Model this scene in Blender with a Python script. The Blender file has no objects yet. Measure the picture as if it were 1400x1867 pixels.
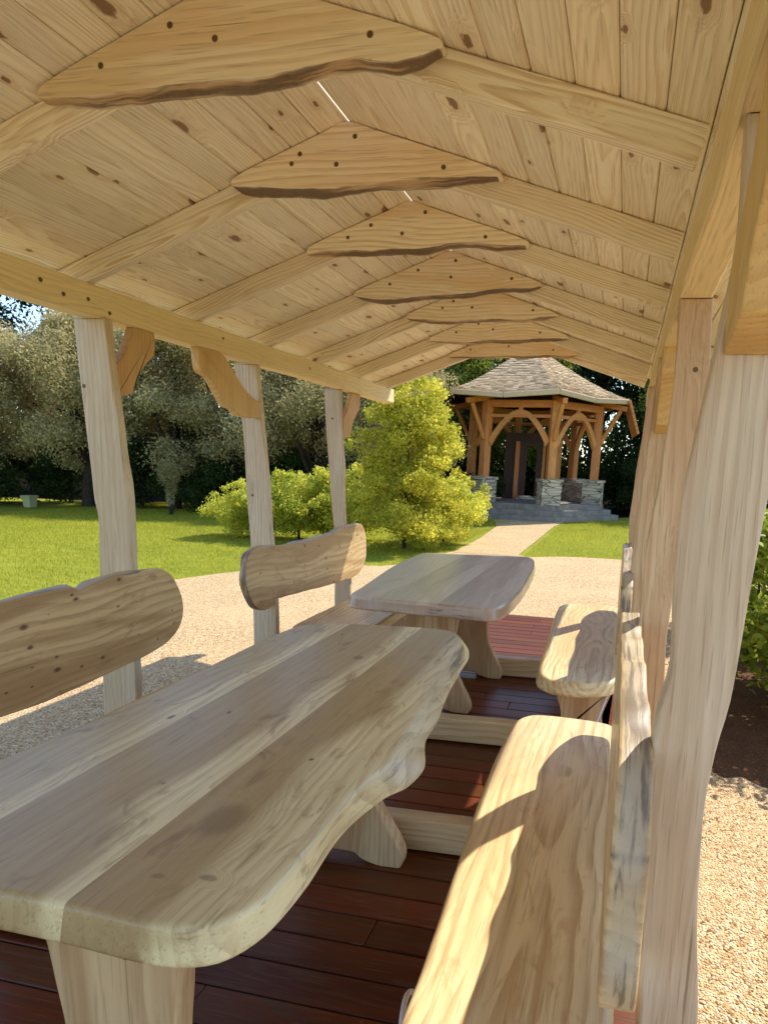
import bpy, bmesh, math, random
import numpy as np
from mathutils import Vector, Matrix
random.seed(7)
scene = bpy.context.scene
COL = scene.collection
R = math.radians

# ---------------------------------------------------------------- helpers
def lin(r, g, b):
    f = lambda c: (c/255/12.92) if c <= 10 else ((c/255+.055)/1.055)**2.4
    return (f(r), f(g), f(b), 1.0)

OFF = {}                                   # world offset of every parent

def tag(o, label=None, cat=None, group=None, kind=None):
    if label: o['label'] = label
    if cat: o['category'] = cat
    if group: o['group'] = group
    if kind: o['kind'] = kind
    return o

def thing(name, label, cat, loc=(0, 0, 0), group=None):
    o = bpy.data.objects.new(name, None)
    o.empty_display_size = .2
    o.location = loc
    COL.objects.link(o)
    OFF[o.name] = Vector(loc)
    return tag(o, label, cat, group)

def link(name, me, mat, parent=None):
    """mesh data in world coordinates -> an object, shifted under its parent"""
    if mat is not None and len(me.materials) == 0:
        me.materials.append(mat)
    o = bpy.data.objects.new(name, me)
    COL.objects.link(o)
    if parent is not None:
        off = OFF[parent.name]
        me.transform(Matrix.Translation(-off))
        o.parent = parent
        OFF[o.name] = off
    else:
        OFF[o.name] = Vector((0, 0, 0))
    return o

class MB:
    """collects vertices, faces and the wood attributes of one mesh"""
    def __init__(s):
        s.v = []; s.f = []; s.sm = []; s.gc = []; s.rnd = []; s.edge = []
    def add(s, v, f, sm, gc, rnd, edge):
        n = len(s.v)
        s.v += v; s.gc += gc; s.rnd += [rnd]*len(v); s.edge += edge
        s.f += [[i+n for i in q] for q in f]; s.sm += sm
    def build(s, name, mat, parent=None, smooth=True):
        me = bpy.data.meshes.new(name)
        me.from_pydata(s.v, [], s.f)
        a = me.attributes.new('gc', 'FLOAT_VECTOR', 'POINT')
        a.data.foreach_set('vector', np.array(s.gc, dtype=np.float32).ravel())
        a = me.attributes.new('rnd', 'FLOAT', 'POINT')
        a.data.foreach_set('value', np.array(s.rnd, dtype=np.float32))
        a = me.attributes.new('edge', 'FLOAT', 'POINT')
        a.data.foreach_set('value', np.array(s.edge, dtype=np.float32))
        me.polygons.foreach_set('use_smooth', [bool(x) and smooth for x in s.sm])
        bm = bmesh.new(); bm.from_mesh(me)
        bmesh.ops.recalc_face_normals(bm, faces=bm.faces)
        bm.to_mesh(me); bm.free()
        return link(name, me, mat, parent)

def cr_closed(pts, n):
    """closed Catmull-Rom through pts, n samples at equal parameter by chord length"""
    P = np.array(pts, float); m = len(P)
    d = np.linalg.norm(np.roll(P, -1, 0)-P, axis=1)
    k = np.maximum(2, np.round(n*d/d.sum())).astype(int)
    return P, k

def cr_eval(P, k):
    m = len(P); out = []
    for i in range(m):
        p0, p1, p2, p3 = P[i-1], P[i], P[(i+1) % m], P[(i+2) % m]
        # limit the tangents so that sharp corners do not overshoot
        l = np.linalg.norm(p2-p1)+1e-9
        t1 = (p2-p0)*.5; t2 = (p3-p1)*.5
        for t in (t1, t2):
            q = np.linalg.norm(t)
            if q > l: t *= l/q
        for j in range(k[i]):
            u = j/k[i]
            out.append((2*u**3-3*u**2+1)*p1+(u**3-2*u**2+u)*t1+(-2*u**3+3*u**2)*p2+(u**3-u**2)*t2)
    return np.array(out)

def poly_eval(P, k):
    m = len(P); out = []
    for i in range(m):
        for j in range(k[i]):
            out.append(P[i]+(P[(i+1) % m]-P[i])*j/k[i])
    return np.array(out)

def onormals(P):
    t = np.roll(P, -1, 0)-np.roll(P, 1, 0)
    t /= (np.linalg.norm(t, axis=1)[:, None]+1e-9)
    nn = np.stack([t[:, 1], -t[:, 0]], 1)
    area = np.sum(P[:, 0]*np.roll(P[:, 1], -1)-np.roll(P[:, 0], -1)*P[:, 1])
    return nn if area > 0 else -nn

def wob(n, seed, octs=((2, 1), (3, .8), (5, .6), (9, .45), (14, .3), (23, .2))):
    rg = np.random.RandomState(seed); x = np.arange(n)/n*2*math.pi
    return sum(a*np.sin(f*x+rg.rand()*6.28) for f, a in octs)/2

def slab(mb, A, B, T, M, n=140, edge=.006, noise=.0, grain='a', seed=1, smooth=True, off=None, rnd=None, mid=3, bulge=0., dome=0.):
    """a slab between outline A (t = 0) and outline B (t = T); M maps (a, b, t) to the world"""
    P, k = cr_closed(A, n)
    ev = cr_eval if smooth else poly_eval
    a = ev(P, k); b = ev(np.array(B if B is not None else A, float), k)
    N = len(a); na = onormals(a); nb = onormals(b)
    rings = []
    e = min(edge, T*.45)
    for q in (0, 22, 45, 67, 90):
        g = R(q); rings.append((e*(1-math.cos(g)), e*(1-math.sin(g)), 0. if q < 60 else .7))
    for i in range(1, mid+1):
        rings.append((e+(T-2*e)*i/(mid+1), 0, 1.))
    for q in (90, 67, 45, 22, 0):
        g = R(q); rings.append((T-e*(1-math.cos(g)), e*(1-math.sin(g)), 0. if q < 60 else .7))
    w1 = wob(N, seed); w2 = wob(N, seed+50); w3 = wob(N, seed+90)
    rg = np.random.RandomState(seed+7)
    if off is None: off = (rg.rand()*40, (rg.rand()-.5)*.2, .03+rg.rand()*.1)
    if rnd is None: rnd = rg.rand()
    v = []; gc = []; ed = []
    for (t, ins, eg) in rings:
        u = t/T
        o = a*(1-u)+b*u
        nn = na*(1-u)+nb*u
        wv = noise*(w1*(1-u)+w2*u+w3*.5*math.sin(u*3.1))
        o = o-nn*ins+nn*(wv+bulge*math.sin(math.pi*u))[:, None]
        for x, y in o:
            v.append(M(x, y, t))
            gc.append((x+off[0], y+off[1], t+off[2]) if grain == 'a' else (y+off[0], x+off[1], t+off[2]))
            ed.append(eg)
    f = []; sm = []
    for r in range(len(rings)-1):
        for i in range(N):
            j = (i+1) % N
            f.append([r*N+i, r*N+j, (r+1)*N+j, (r+1)*N+i]); sm.append(True)
    L = (len(rings)-1)*N
    f.append(list(range(N))); sm.append(False)
    f.append([L+i for i in range(N)]); sm.append(False)
    mb.add(v, f, sm, gc, rnd, ed)

def beam(mb, p0, p1, w, h, up=(0, 0, 1), c=.004, nseg=1, wv=0., seed=0, rnd=None, ends=None, bark=0.):
    """a squared timber from p0 to p1 with chamfered arrises"""
    p0 = Vector(p0); p1 = Vector(p1); d = (p1-p0); Ln = d.length; d.normalize()
    up = Vector(up); s = d.cross(up).normalized(); u = s.cross(d).normalized()
    rg = np.random.RandomState(seed)
    off = (rg.rand()*40, (rg.rand()-.5)*.12, .02+rg.rand()*.09)
    if rnd is None: rnd = rg.rand()
    prof = [(-w/2+c, -h/2), (w/2-c, -h/2), (w/2, -h/2+c), (w/2, h/2-c), (w/2-c, h/2), (-w/2+c, h/2), (-w/2, h/2-c), (-w/2, -h/2+c)]
    v = []; gc = []; f = []; sm = []
    st = [(0, .75 if c > .002 else 1)]+[(c*1.0+(Ln-2*c)*i/nseg, 1) for i in range(nseg+1)]+[(Ln, .75 if c > .002 else 1)]
    ph = rg.rand(8)*6.28
    for (x, k) in st:
        dx = wv*(math.sin(x*3.1+ph[0])+.6*math.sin(x*7.3+ph[1])); dz = wv*(math.sin(x*2.7+ph[2])+.6*math.sin(x*8.3+ph[3]))
        for i, (a, b) in enumerate(prof):
            a2 = a - (math.copysign(c, a) if k < 1 else 0); b2 = b - (math.copysign(c, b) if k < 1 else 0)
            a2 += dx; b2 += dz+wv*.5*math.sin(x*11+ph[4+i//2])
            q = p0+d*x+s*a2+u*b2
            v.append(tuple(q)); gc.append((x+off[0], a+off[1], b+off[2]))
    m = 8
    for r in range(len(st)-1):
        for i in range(m):
            j = (i+1) % m
            f.append([r*m+i, r*m+j, (r+1)*m+j, (r+1)*m+i]); sm.append(False)
    f.append(list(range(m))); f.append([(len(st)-1)*m+i for i in range(m)]); sm += [False, False]
    mb.add(v, f, sm, gc, rnd, [bark]*len(v))

def tube(mb, pts, rad, sides=8, seed=0, edge=0.):
    P = [Vector(p) for p in pts]; v = []; f = []; sm = []; gc = []
    rr = rad if isinstance(rad, (list, tuple)) else [rad]*len(P)
    ref = Vector((0.3, .2, 1)).normalized()
    for i, p in enumerate(P):
        t = (P[min(i+1, len(P)-1)]-P[max(i-1, 0)]).normalized()
        s = t.cross(ref)
        if s.length < .05: s = t.cross(Vector((1, 0, 0)))
        s.normalize(); u = s.cross(t)
        for k in range(sides):
            a = 6.2832*k/sides
            v.append(tuple(p+s*math.cos(a)*rr[i]+u*math.sin(a)*rr[i])); gc.append((i*.1+seed, math.cos(a)*rr[i], math.sin(a)*rr[i]))
    for i in range(len(P)-1):
        for k in range(sides):
            l = (k+1) % sides
            f.append([i*sides+k, i*sides+l, (i+1)*sides+l, (i+1)*sides+k]); sm.append(True)
    f.append(list(range(sides))); f.append([(len(P)-1)*sides+k for k in range(sides)]); sm += [False, False]
    mb.add(v, f, sm, gc, .5, [edge]*len(v))

# ---------------------------------------------------------------- materials
class NT:
    def __init__(s, name):
        s.m = bpy.data.materials.new(name); s.m.use_nodes = True
        s.t = s.m.node_tree; s.t.nodes.clear()
        s.out = s.n('ShaderNodeOutputMaterial')
    def n(s, kind, **kw):
        o = s.t.nodes.new(kind)
        for k, v in kw.items(): setattr(o, k, v)
        return o
    def l(s, a, b): s.t.links.new(a, b)
    def val(s, sock, v):
        if hasattr(v, 'links') or isinstance(v, bpy.types.NodeSocket): s.l(v, sock)
        else: sock.default_value = v
    def math(s, op, a, b=None, c=None, clamp=False):
        o = s.n('ShaderNodeMath', operation=op); o.use_clamp = clamp
        s.val(o.inputs[0], a)
        if b is not None: s.val(o.inputs[1], b)
        if c is not None: s.val(o.inputs[2], c)
        return o.outputs[0]
    def vmath(s, op, a, b=None):
        o = s.n('ShaderNodeVectorMath', operation=op)
        s.val(o.inputs[0], a)
        if b is not None: s.val(o.inputs[1], b)
        return o.outputs[0]
    def noise(s, vec, scale=1., detail=2., rough=.5, dist=0.):
        o = s.n('ShaderNodeTexNoise'); s.val(o.inputs['Vector'], vec)
        o.inputs['Scale'].default_value = scale; o.inputs['Detail'].default_value = detail
        o.inputs['Roughness'].default_value = rough; o.inputs['Distortion'].default_value = dist
        return o
    def step(s, x, lo, hi, a=0., b=1.):
        o = s.n('ShaderNodeMapRange', interpolation_type='SMOOTHSTEP')
        s.val(o.inputs[0], x); s.val(o.inputs[1], lo); s.val(o.inputs[2], hi); s.val(o.inputs[3], a); s.val(o.inputs[4], b)
        return o.outputs[0]
    def mix(s, f, a, b, mode='MIX'):
        o = s.n('ShaderNodeMix', data_type='RGBA', blend_type=mode)
        s.val(o.inputs[0], f); s.val(o.inputs[6], a); s.val(o.inputs[7], b)
        return o.outputs[2]
    def sep(s, v):
        o = s.n('ShaderNodeSeparateXYZ'); s.val(o.inputs[0], v); return o.outputs
    def comb(s, x, y, z):
        o = s.n('ShaderNodeCombineXYZ'); s.val(o.inputs[0], x); s.val(o.inputs[1], y); s.val(o.inputs[2], z); return o.outputs[0]
    def bump(s, h, strength=.3, dist=.002, normal=None):
        o = s.n('ShaderNodeBump'); s.val(o.inputs['Height'], h)
        o.inputs['Strength'].default_value = strength; o.inputs['Distance'].default_value = dist
        if normal is not None: s.l(normal, o.inputs['Normal'])
        return o.outputs[0]
    def bsdf(s, color, rough=.5, normal=None, coat=0., coat_rough=.2, spec=.5):
        o = s.n('ShaderNodeBsdfPrincipled'); s.val(o.inputs['Base Color'], color); s.val(o.inputs['Roughness'], rough)
        o.inputs['Specular IOR Level'].default_value = spec
        if coat:
            o.inputs['Coat Weight'].default_value = coat; o.inputs['Coat Roughness'].default_value = coat_rough
        if normal is not None: s.l(normal, o.inputs['Normal'])
        s.l(o.outputs[0], s.out.inputs[0])
        return o

def wood(name, base, late, heart, rings=110., ring_amt=.5, tone=.5, tone_lo=.45, tone_hi=.62, knot=.0, knot_scale=4., knot_size=.09, flat_knots=False, checks=0., knot_col=lin(92, 56, 30),
         bark=0., bark_col=lin(48, 36, 28), rough=.55, coat=0., spec=.5, seams=(), hearts=(), spots=(), edge_tint=None, fibre=.10, vary=.14, stain=None, bumpd=.0006, lowf=1.6, holes=0.):
    N = NT(name)
    p = N.n('ShaderNodeAttribute', attribute_name='gc').outputs['Vector']
    p0 = p
    rnd = N.n('ShaderNodeAttribute', attribute_name='rnd').outputs['Fac']
    edge = N.n('ShaderNodeAttribute', attribute_name='edge').outputs['Fac']
    raw = p
    if seams:
        y = N.sep(p)[1]; idx = None
        for sy in seams:
            g = N.math('GREATER_THAN', y, sy)
            idx = g if idx is None else N.math('ADD', idx, g)
        p = N.vmath('ADD', p, N.comb(N.math('MULTIPLY', idx, 7.31), N.math('MULTIPLY', N.math('SINE', N.math('MULTIPLY', idx, 2.3)), .14), N.math('MULTIPLY', idx, .045)))
        stave = N.math('FRACT', N.math('MULTIPLY_ADD', idx, .377, .2))
    x, y, z = N.sep(p)
    # slow bending of the fibres
    n1 = N.noise(N.vmath('MULTIPLY', p, (1.1, 5., 5.)), 1., 2., .5)
    d = N.vmath('MULTIPLY', N.vmath('SUBTRACT', n1.outputs['Color'], (.5, .5, .5)), (0., .07, .07))
    dx, dy, dz = N.sep(d)
    cy = N.math('ADD', y, dy); cz = N.math('ADD', z, dz)
    rr = N.math('SQRT', N.math('ADD', N.math('MULTIPLY', cy, cy), N.math('MULTIPLY', cz, cz)))
    ph = N.math('MULTIPLY', rr, rings)
    n2 = N.noise(N.vmath('MULTIPLY', p, (lowf, 2.5, 2.5)), 1., 1., .5)
    ph = N.math('ADD', ph, N.math('MULTIPLY', n2.outputs['Fac'], 5.))
    kmask = None
    smask = None
    if spots:                                    # single knots, with the fibres turning round them
        q = N.vmath('ADD', p0, N.vmath('MULTIPLY', N.vmath('SUBTRACT', N.noise(p0, 9., 2.).outputs['Color'], (.5, .5, .5)), (.03, .03, 0)))
        for (sx_, sy_, sr_, el_, dk_) in spots:
            dv = N.vmath('MULTIPLY', N.vmath('SUBTRACT', q, (sx_, sy_, 0)), (1/el_/sr_, 1/sr_, 0))
            ln = N.n('ShaderNodeVectorMath', operation='LENGTH'); N.l(dv, ln.inputs[0]); ln = ln.outputs['Value']
            ph = N.math('ADD', ph, N.math('MULTIPLY', N.step(ln, .3, 3.2, 1., 0.), 4.5))
            mk = N.math('MULTIPLY', N.step(ln, .55, 1.25, 1., 0.), dk_)
            smask = mk if smask is None else N.math('MAXIMUM', smask, mk)
    if knot > 0:
        kc = N.vmath('MULTIPLY', N.vmath('ADD', p, N.vmath('MULTIPLY', d, (0, .2, .2))), (knot_scale, knot_scale*2.3, .02 if flat_knots else knot_scale*2.3))
        vo = N.n('ShaderNodeTexVoronoi', voronoi_dimensions='2D' if flat_knots else '3D', feature='F1'); N.l(kc, vo.inputs['Vector']); vo.inputs['Scale'].default_value = 1.
        act = N.sep(vo.outputs['Color'])
        on = N.math('LESS_THAN', act[0], knot)
        size = N.math('MULTIPLY_ADD', N.math('POWER', act[1], 2.), knot_size, knot_size*.42)
        dd = N.math('ADD', vo.outputs['Distance'], N.math('MULTIPLY', N.math('SUBTRACT', N.noise(N.vmath('MULTIPLY', p, (30., 70., 1.)), 1., 3.).outputs['Fac'], .5), knot_size*1.3))
        kmask = N.math('MULTIPLY', N.step(dd, N.math('MULTIPLY', size, .62), size, 1., 0.), on)
        halo = N.math('MULTIPLY', N.step(dd, size, N.math('MULTIPLY', size, 3.2), 1., 0.), on)
        ph = N.math('ADD', ph, N.math('MULTIPLY', halo, 3.))
    f = N.math('FRACT', ph)
    late_f = N.math('MULTIPLY', N.step(f, .25, .85), N.step(f, .93, 1.0, 1., 0.))
    fib = N.noise(N.vmath('MULTIPLY', p, (9., 420., 420.)), 1., 2., .6).outputs['Fac']
    fib2 = N.noise(N.vmath('MULTIPLY', p, (2.2, 55., 55.)), 1., 3., .6).outputs['Fac']
    tn = N.noise(N.vmath('MULTIPLY', p, (.75, 5.5, 5.5)), 1., 3., .55, .6).outputs['Fac']
    rmask = N.math('MULTIPLY', late_f, N.math('MULTIPLY', ring_amt, N.step(fib2, .3, .62)))
    c = N.mix(rmask, base, late)
    tf = N.math('MULTIPLY', N.step(tn, tone_lo, tone_hi), tone)
    c = N.mix(tf, c, heart)
    for (lo, hi, am) in hearts:                  # darker heartwood inside each glued stave
        wv_ = N.math('MULTIPLY', N.math('SUBTRACT', N.noise(N.vmath('MULTIPLY', p, (1.5, 3.5, 0.)), 1., 2., .45, .5).outputs['Fac'], .5), .22)
        yy = N.math('ADD', N.sep(p0)[1], wv_)
        ya = N.math('ADD', N.sep(p0)[1], N.math('MULTIPLY', wv_, .0))
        hm_ = N.math('MULTIPLY', N.step(N.math('ADD', N.sep(p0)[1], N.math('MULTIPLY', wv_, 0.)), lo-.0008, lo+.0008), N.step(yy, hi-.028, hi+.028, 1., 0.))
        c = N.mix(N.math('MULTIPLY', hm_, N.math('MULTIPLY', am, N.math('ADD', .7, N.math('MULTIPLY', fib2, .6)))), c, heart)
    if stain is not None:
        sn = N.noise(N.vmath('MULTIPLY', p, (5., 14., 14.)), 1., 4., .6, 1.2).outputs['Fac']
        c = N.mix(N.math('MULTIPLY', N.step(sn, .54, .72), .65), c, stain)
    if smask is not None:
        c = N.mix(smask, c, knot_col)
    if kmask is not None:
        c = N.mix(N.math('MULTIPLY', halo, .35), c, late)
        c = N.mix(N.math('MULTIPLY', kmask, .88), c, knot_col)
    if holes > 0:
        vh = N.n('ShaderNodeTexVoronoi', voronoi_dimensions='2D', feature='F1'); N.l(N.vmath('MULTIPLY', p, (9., 16., 2.)), vh.inputs['Vector']); vh.inputs['Scale'].default_value = 1.
        ha = N.sep(vh.outputs['Color'])
        hm = N.math('MULTIPLY', N.step(N.math('ADD', vh.outputs['Distance'], N.math('MULTIPLY', N.math('SUBTRACT', fib2, .5), .30)), N.math('MULTIPLY', N.math('MULTIPLY', ha[1], ha[1]), .05), N.math('MULTIPLY_ADD', N.math('MULTIPLY', ha[1], ha[1]), .20, .07), 1., 0.), N.math('LESS_THAN', ha[0], holes))
        c = N.mix(N.math('MULTIPLY', hm, .9), c, lin(66, 40, 24))
    c = N.mix(N.math('MULTIPLY', rmask, .22), c, (.32, .2, .1, 1))
    pore = N.noise(N.vmath('MULTIPLY', p, (7., 190., 190.)), 1., 1.).outputs['Fac']
    c = N.mix(N.math('MULTIPLY', N.step(pore, .60, .70), fibre*2.2), c, (.16, .09, .04, 1))
    if checks > 0:
        ck = N.noise(N.vmath('MULTIPLY', p, (1.1, 75., 75.)), 1., 2., .5, .15).outputs['Fac']
        cz2 = N.noise(N.vmath('MULTIPLY', p, (1.4, 6., 6.)), 1., 1.).outputs['Fac']
        cm = N.math('MULTIPLY', N.step(ck, .70, .735), N.step(cz2, .42, .58))
        c = N.mix(N.math('MULTIPLY', cm, checks), c, lin(74, 52, 36))
    br = N.math('ADD', N.math('MULTIPLY', N.math('SUBTRACT', fib, .5), fibre*2), N.math('MULTIPLY', N.math('SUBTRACT', fib2, .5), fibre*2.2))
    br = N.math('ADD', br, N.math('MULTIPLY', N.math('SUBTRACT', rnd, .5), vary))
    hs = N.n('ShaderNodeHueSaturation'); N.l(c, hs.inputs['Color'])
    N.l(N.math('ADD', br, 1.), hs.inputs['Value'])
    N.l(N.math('MULTIPLY_ADD', N.math('FRACT', N.math('MULTIPLY', rnd, 7.7)), .012, .494), hs.inputs['Hue'])
    c = hs.outputs[0]
    h = N.math('ADD', N.math('MULTIPLY', late_f, .5), fib)
    if bark > 0:
        if edge_tint is not None:
            c = N.mix(N.math('MULTIPLY', N.step(edge, .5, 1.), .75), c, edge_tint)
        bn = N.noise(N.vmath('MULTIPLY', p0, (3.2, 10., 60.)), 1., 4., .6, .4).outputs['Fac']
        bl = N.noise(N.vmath('MULTIPLY', p0, (2.4, 2., 2.)), 1., 1.).outputs['Fac']
        bn = N.math('ADD', N.math('MULTIPLY', bn, .62), N.math('MULTIPLY', bl, .38))
        bm = N.math('MULTIPLY', N.step(bn, .70-bark*.35, .74-bark*.25), N.step(edge, .3, .9))
        bc = N.mix(N.noise(p, 90., 3.).outputs['Fac'], bark_col, lin(120, 100, 80))
        c = N.mix(N.math('MULTIPLY', bm, .85), c, bc)
        h = N.math('ADD', h, N.math('MULTIPLY', bm, 1.5))
    nb = N.bump(h, .35, bumpd)
    wavy = N.noise(N.vmath('MULTIPLY', raw, (3., 6., 6.)), 1., 1.).outputs['Fac']
    nb = N.bump(wavy, .25, .01, nb)
    rg = N.math('MULTIPLY_ADD', fib2, .15, rough-.07)
    N.bsdf(c, rg, nb, coat, .18, spec)
    return N.m

PINE = wood('pine_boards', lin(250, 242, 222), lin(218, 190, 148), lin(240, 224, 194), rings=85, ring_amt=.48, tone=.4, knot=.46, knot_scale=3.4, knot_size=.12, knot_col=lin(128, 88, 54), flat_knots=True, rough=.6, vary=.15, fibre=.12)
RAFT = wood('spruce_rafters', lin(250, 240, 220), lin(214, 182, 142), lin(240, 222, 192), rings=90, ring_amt=.75, tone=.4, knot=.5, knot_scale=3., knot_size=.12, knot_col=lin(130, 90, 56), rough=.6, vary=.16, fibre=.12, checks=0.3)
GUSS = wood('collar_slabs', lin(248, 236, 210), lin(212, 176, 132), lin(234, 208, 168), rings=45, ring_amt=.5, tone=.85, knot=.08, knot_scale=3., bark=.9, bark_col=lin(62, 42, 26), edge_tint=lin(186, 146, 98), rough=.6, vary=.10, fibre=.12, checks=0.6)
PLATE = wood('eave_plate', lin(236, 216, 168), lin(212, 180, 130), lin(222, 196, 146), rings=70, ring_amt=.35, tone=.4, knot=.06, knot_scale=2., rough=.6)
POST = wood('peeled_post', lin(216, 201, 174), lin(180, 156, 124), lin(194, 170, 138), rings=46, ring_amt=.5, tone=.6, tone_lo=.42, tone_hi=.6, knot=.3, knot_scale=2.6, knot_size=.07, bark=.05, fibre=.13, rough=.55, vary=.1, knot_col=lin(88, 54, 42), lowf=.5, checks=0.55)
POSTW = wood('tan_post', lin(214, 190, 158), lin(172, 136, 98), lin(188, 152, 114), rings=40, ring_amt=.6, tone=.7, tone_lo=.4, tone_hi=.6, knot=.7, knot_scale=2.8, knot_size=.15, bark=.3, bark_col=lin(98, 70, 50), rough=.55, vary=.1, knot_col=lin(84, 44, 34), lowf=.6, fibre=.14, checks=0.7)
BRACE = wood('arched_brace', lin(214, 178, 120), lin(176, 128, 74), lin(192, 144, 88), rings=50, ring_amt=.35, tone=.5, rough=.55)
TABLE = wood('table_slab', lin(230, 219, 170), lin(184, 160, 108), lin(168, 146, 100), rings=34, ring_amt=.46, tone=.42, tone_lo=.44, tone_hi=.66, knot=.0,
             knot_col=lin(92, 70, 48), bark=.46, bark_col=lin(96, 90, 82), rough=.36, coat=.15, seams=(-1.092, -.79), hearts=((-.79, -.63, .95), (-1.092, -.87, .85), (-1.30, -1.15, .6)), fibre=.12, vary=0, stain=lin(132, 104, 70),
             spots=((1.02, -.70, .042, 1.4, .45), (2.08, -.87, .017, 1.6, .6), (1.30, -.66, .0055, 1.3, .95), (1.50, -1.0, .005, 2., .9), (1.43, -1.12, .007, 2.5, .8), (2.35, -1.05, .006, 2.2, .8), (.86, -.62, .016, .5, .5), (.84, -.70, .012, .6, .4), (1.12, -.90, .003, 2., .8)), checks=0.25)
TABLE2 = wood('far_table_slab', lin(216, 202, 180), lin(176, 150, 120), lin(160, 130, 106), rings=30, ring_amt=.3, tone=.5, knot=.0,
              bark=.30, bark_col=lin(104, 82, 64), edge_tint=lin(176, 142, 108), rough=.30, coat=.6, seams=(-1.16, -.86), hearts=((-.86, -.66, .6), (-1.16, -1.0, .4)), fibre=.05, vary=0)
SEAT = wood('seat_slab', lin(232, 208, 158), lin(196, 158, 104), lin(212, 176, 120), rings=34, ring_amt=.8, tone=.7, knot=.10, knot_scale=1.6, knot_size=.05, knot_col=lin(150, 106, 66),
            bark=.04, rough=.40, coat=.3, fibre=.13, vary=.05, stain=lin(196, 152, 98), checks=0.25)
BACK = wood('backrest_slab', lin(212, 186, 136), lin(166, 130, 84), lin(166, 132, 86), rings=30, ring_amt=.6, tone=.8, knot=.10, knot_scale=3., knot_size=.06, knot_col=lin(80, 52, 32),
            bark=.66, bark_col=lin(96, 88, 78), edge_tint=lin(182, 168, 140), rough=.45, coat=.2, holes=.27, fibre=.09, vary=.05, stain=lin(150, 116, 74), checks=0.6)
LEG = wood('leg_slab', lin(218, 190, 144), lin(170, 128, 82), lin(182, 142, 96), rings=40, ring_amt=.5, tone=.8, knot=.10, knot_scale=3., knot_size=.06, bark=.2, rough=.45, coat=.15, vary=.1, checks=0.5)
DECK = wood('stained_deck', lin(108, 48, 14), lin(54, 22, 7), lin(78, 34, 10), rings=60, ring_amt=.6, tone=.6, knot=.2, knot_scale=3.2, knot_size=.06, knot_col=lin(34, 12, 8), rough=.34, coat=.05, spec=.34, vary=.5, fibre=.24, checks=0.5)
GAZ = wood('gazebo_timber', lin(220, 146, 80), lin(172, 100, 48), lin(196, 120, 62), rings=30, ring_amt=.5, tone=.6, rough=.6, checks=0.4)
GAZD = wood('gazebo_timber_in_shade', lin(70, 36, 20), lin(40, 20, 11), lin(52, 26, 15), rings=30, ring_amt=.5, tone=.6, rough=.6)  # the shelter's dark interior is put into this timber colour

def simple(name, c, rough=.5, metallic=0., var=0., scale=20.):
    N = NT(name); col = c
    if var:
        tc = N.n('ShaderNodeTexCoord').outputs['Object']
        nn = N.noise(tc, scale, 4.).outputs['Fac']
        col = N.mix(N.step(nn, .3, .7), tuple(k*(1-var) for k in c[:3])+(1,), c)
    o = N.bsdf(col, rough); o.inputs['Metallic'].default_value = metallic
    return N.m
STEEL = simple('screw_steel', lin(96, 76, 50), .35, .8)
HOLE = simple('screw_recess', lin(112, 86, 54), .45, .4)
CORD = simple('cord_plastic', lin(224, 218, 228), .45, var=.1)
BLACK = simple('black_webbing', lin(24, 22, 24), .7, var=.2)
RED = simple('red_webbing', lin(170, 40, 48), .7, var=.2)
BINC = simple('bin_plastic', lin(176, 178, 128), .6, var=.15)

def leafmat(name, c_lo, c_hi, trans=.35, sat=1., gloss=.45):
    N = NT(name)
    t = N.n('ShaderNodeAttribute', attribute_name='tint').outputs['Fac']
    c = N.mix(t, c_lo, c_hi)
    b = N.n('ShaderNodeBsdfPrincipled'); N.l(c, b.inputs['Base Color']); b.inputs['Roughness'].default_value = gloss
    b.inputs['Specular IOR Level'].default_value = .2
    tr = N.n('ShaderNodeBsdfTranslucent')
    hs = N.n('ShaderNodeHueSaturation'); N.l(c, hs.inputs['Color']); hs.inputs['Value'].default_value = 1.35; hs.inputs['Hue'].default_value = .488
    N.l(hs.outputs[0], tr.inputs['Color'])
    mx = N.n('ShaderNodeMixShader'); mx.inputs[0].default_value = trans
    N.l(b.outputs[0], mx.inputs[1]); N.l(tr.outputs[0], mx.inputs[2]); N.l(mx.outputs[0], N.out.inputs[0])
    return N.m
L_OLIVE = leafmat('olive_leaf', (.25, .22, .085, 1), (.60, .53, .27, 1), .42, gloss=.85)
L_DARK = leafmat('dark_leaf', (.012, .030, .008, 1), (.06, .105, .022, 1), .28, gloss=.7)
L_MID = leafmat('green_leaf', (.06, .11, .015, 1), (.34, .40, .06, 1), .42, gloss=.6)
L_YEL = leafmat('yellow_leaf', (.23, .26, .02, 1), (.74, .69, .09, 1), .52, gloss=.6)
L_HEDGE = leafmat('hedge_leaf', (.18, .24, .022, 1), (.78, .76, .12, 1), .55, gloss=.6)
L_NEAR = leafmat('shrub_leaf', (.05, .12, .012, 1), (.50, .56, .06, 1), .45, gloss=.5)
BARKM = simple('tree_bark', lin(66, 52, 40), .9, var=.5, scale=12)

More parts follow.
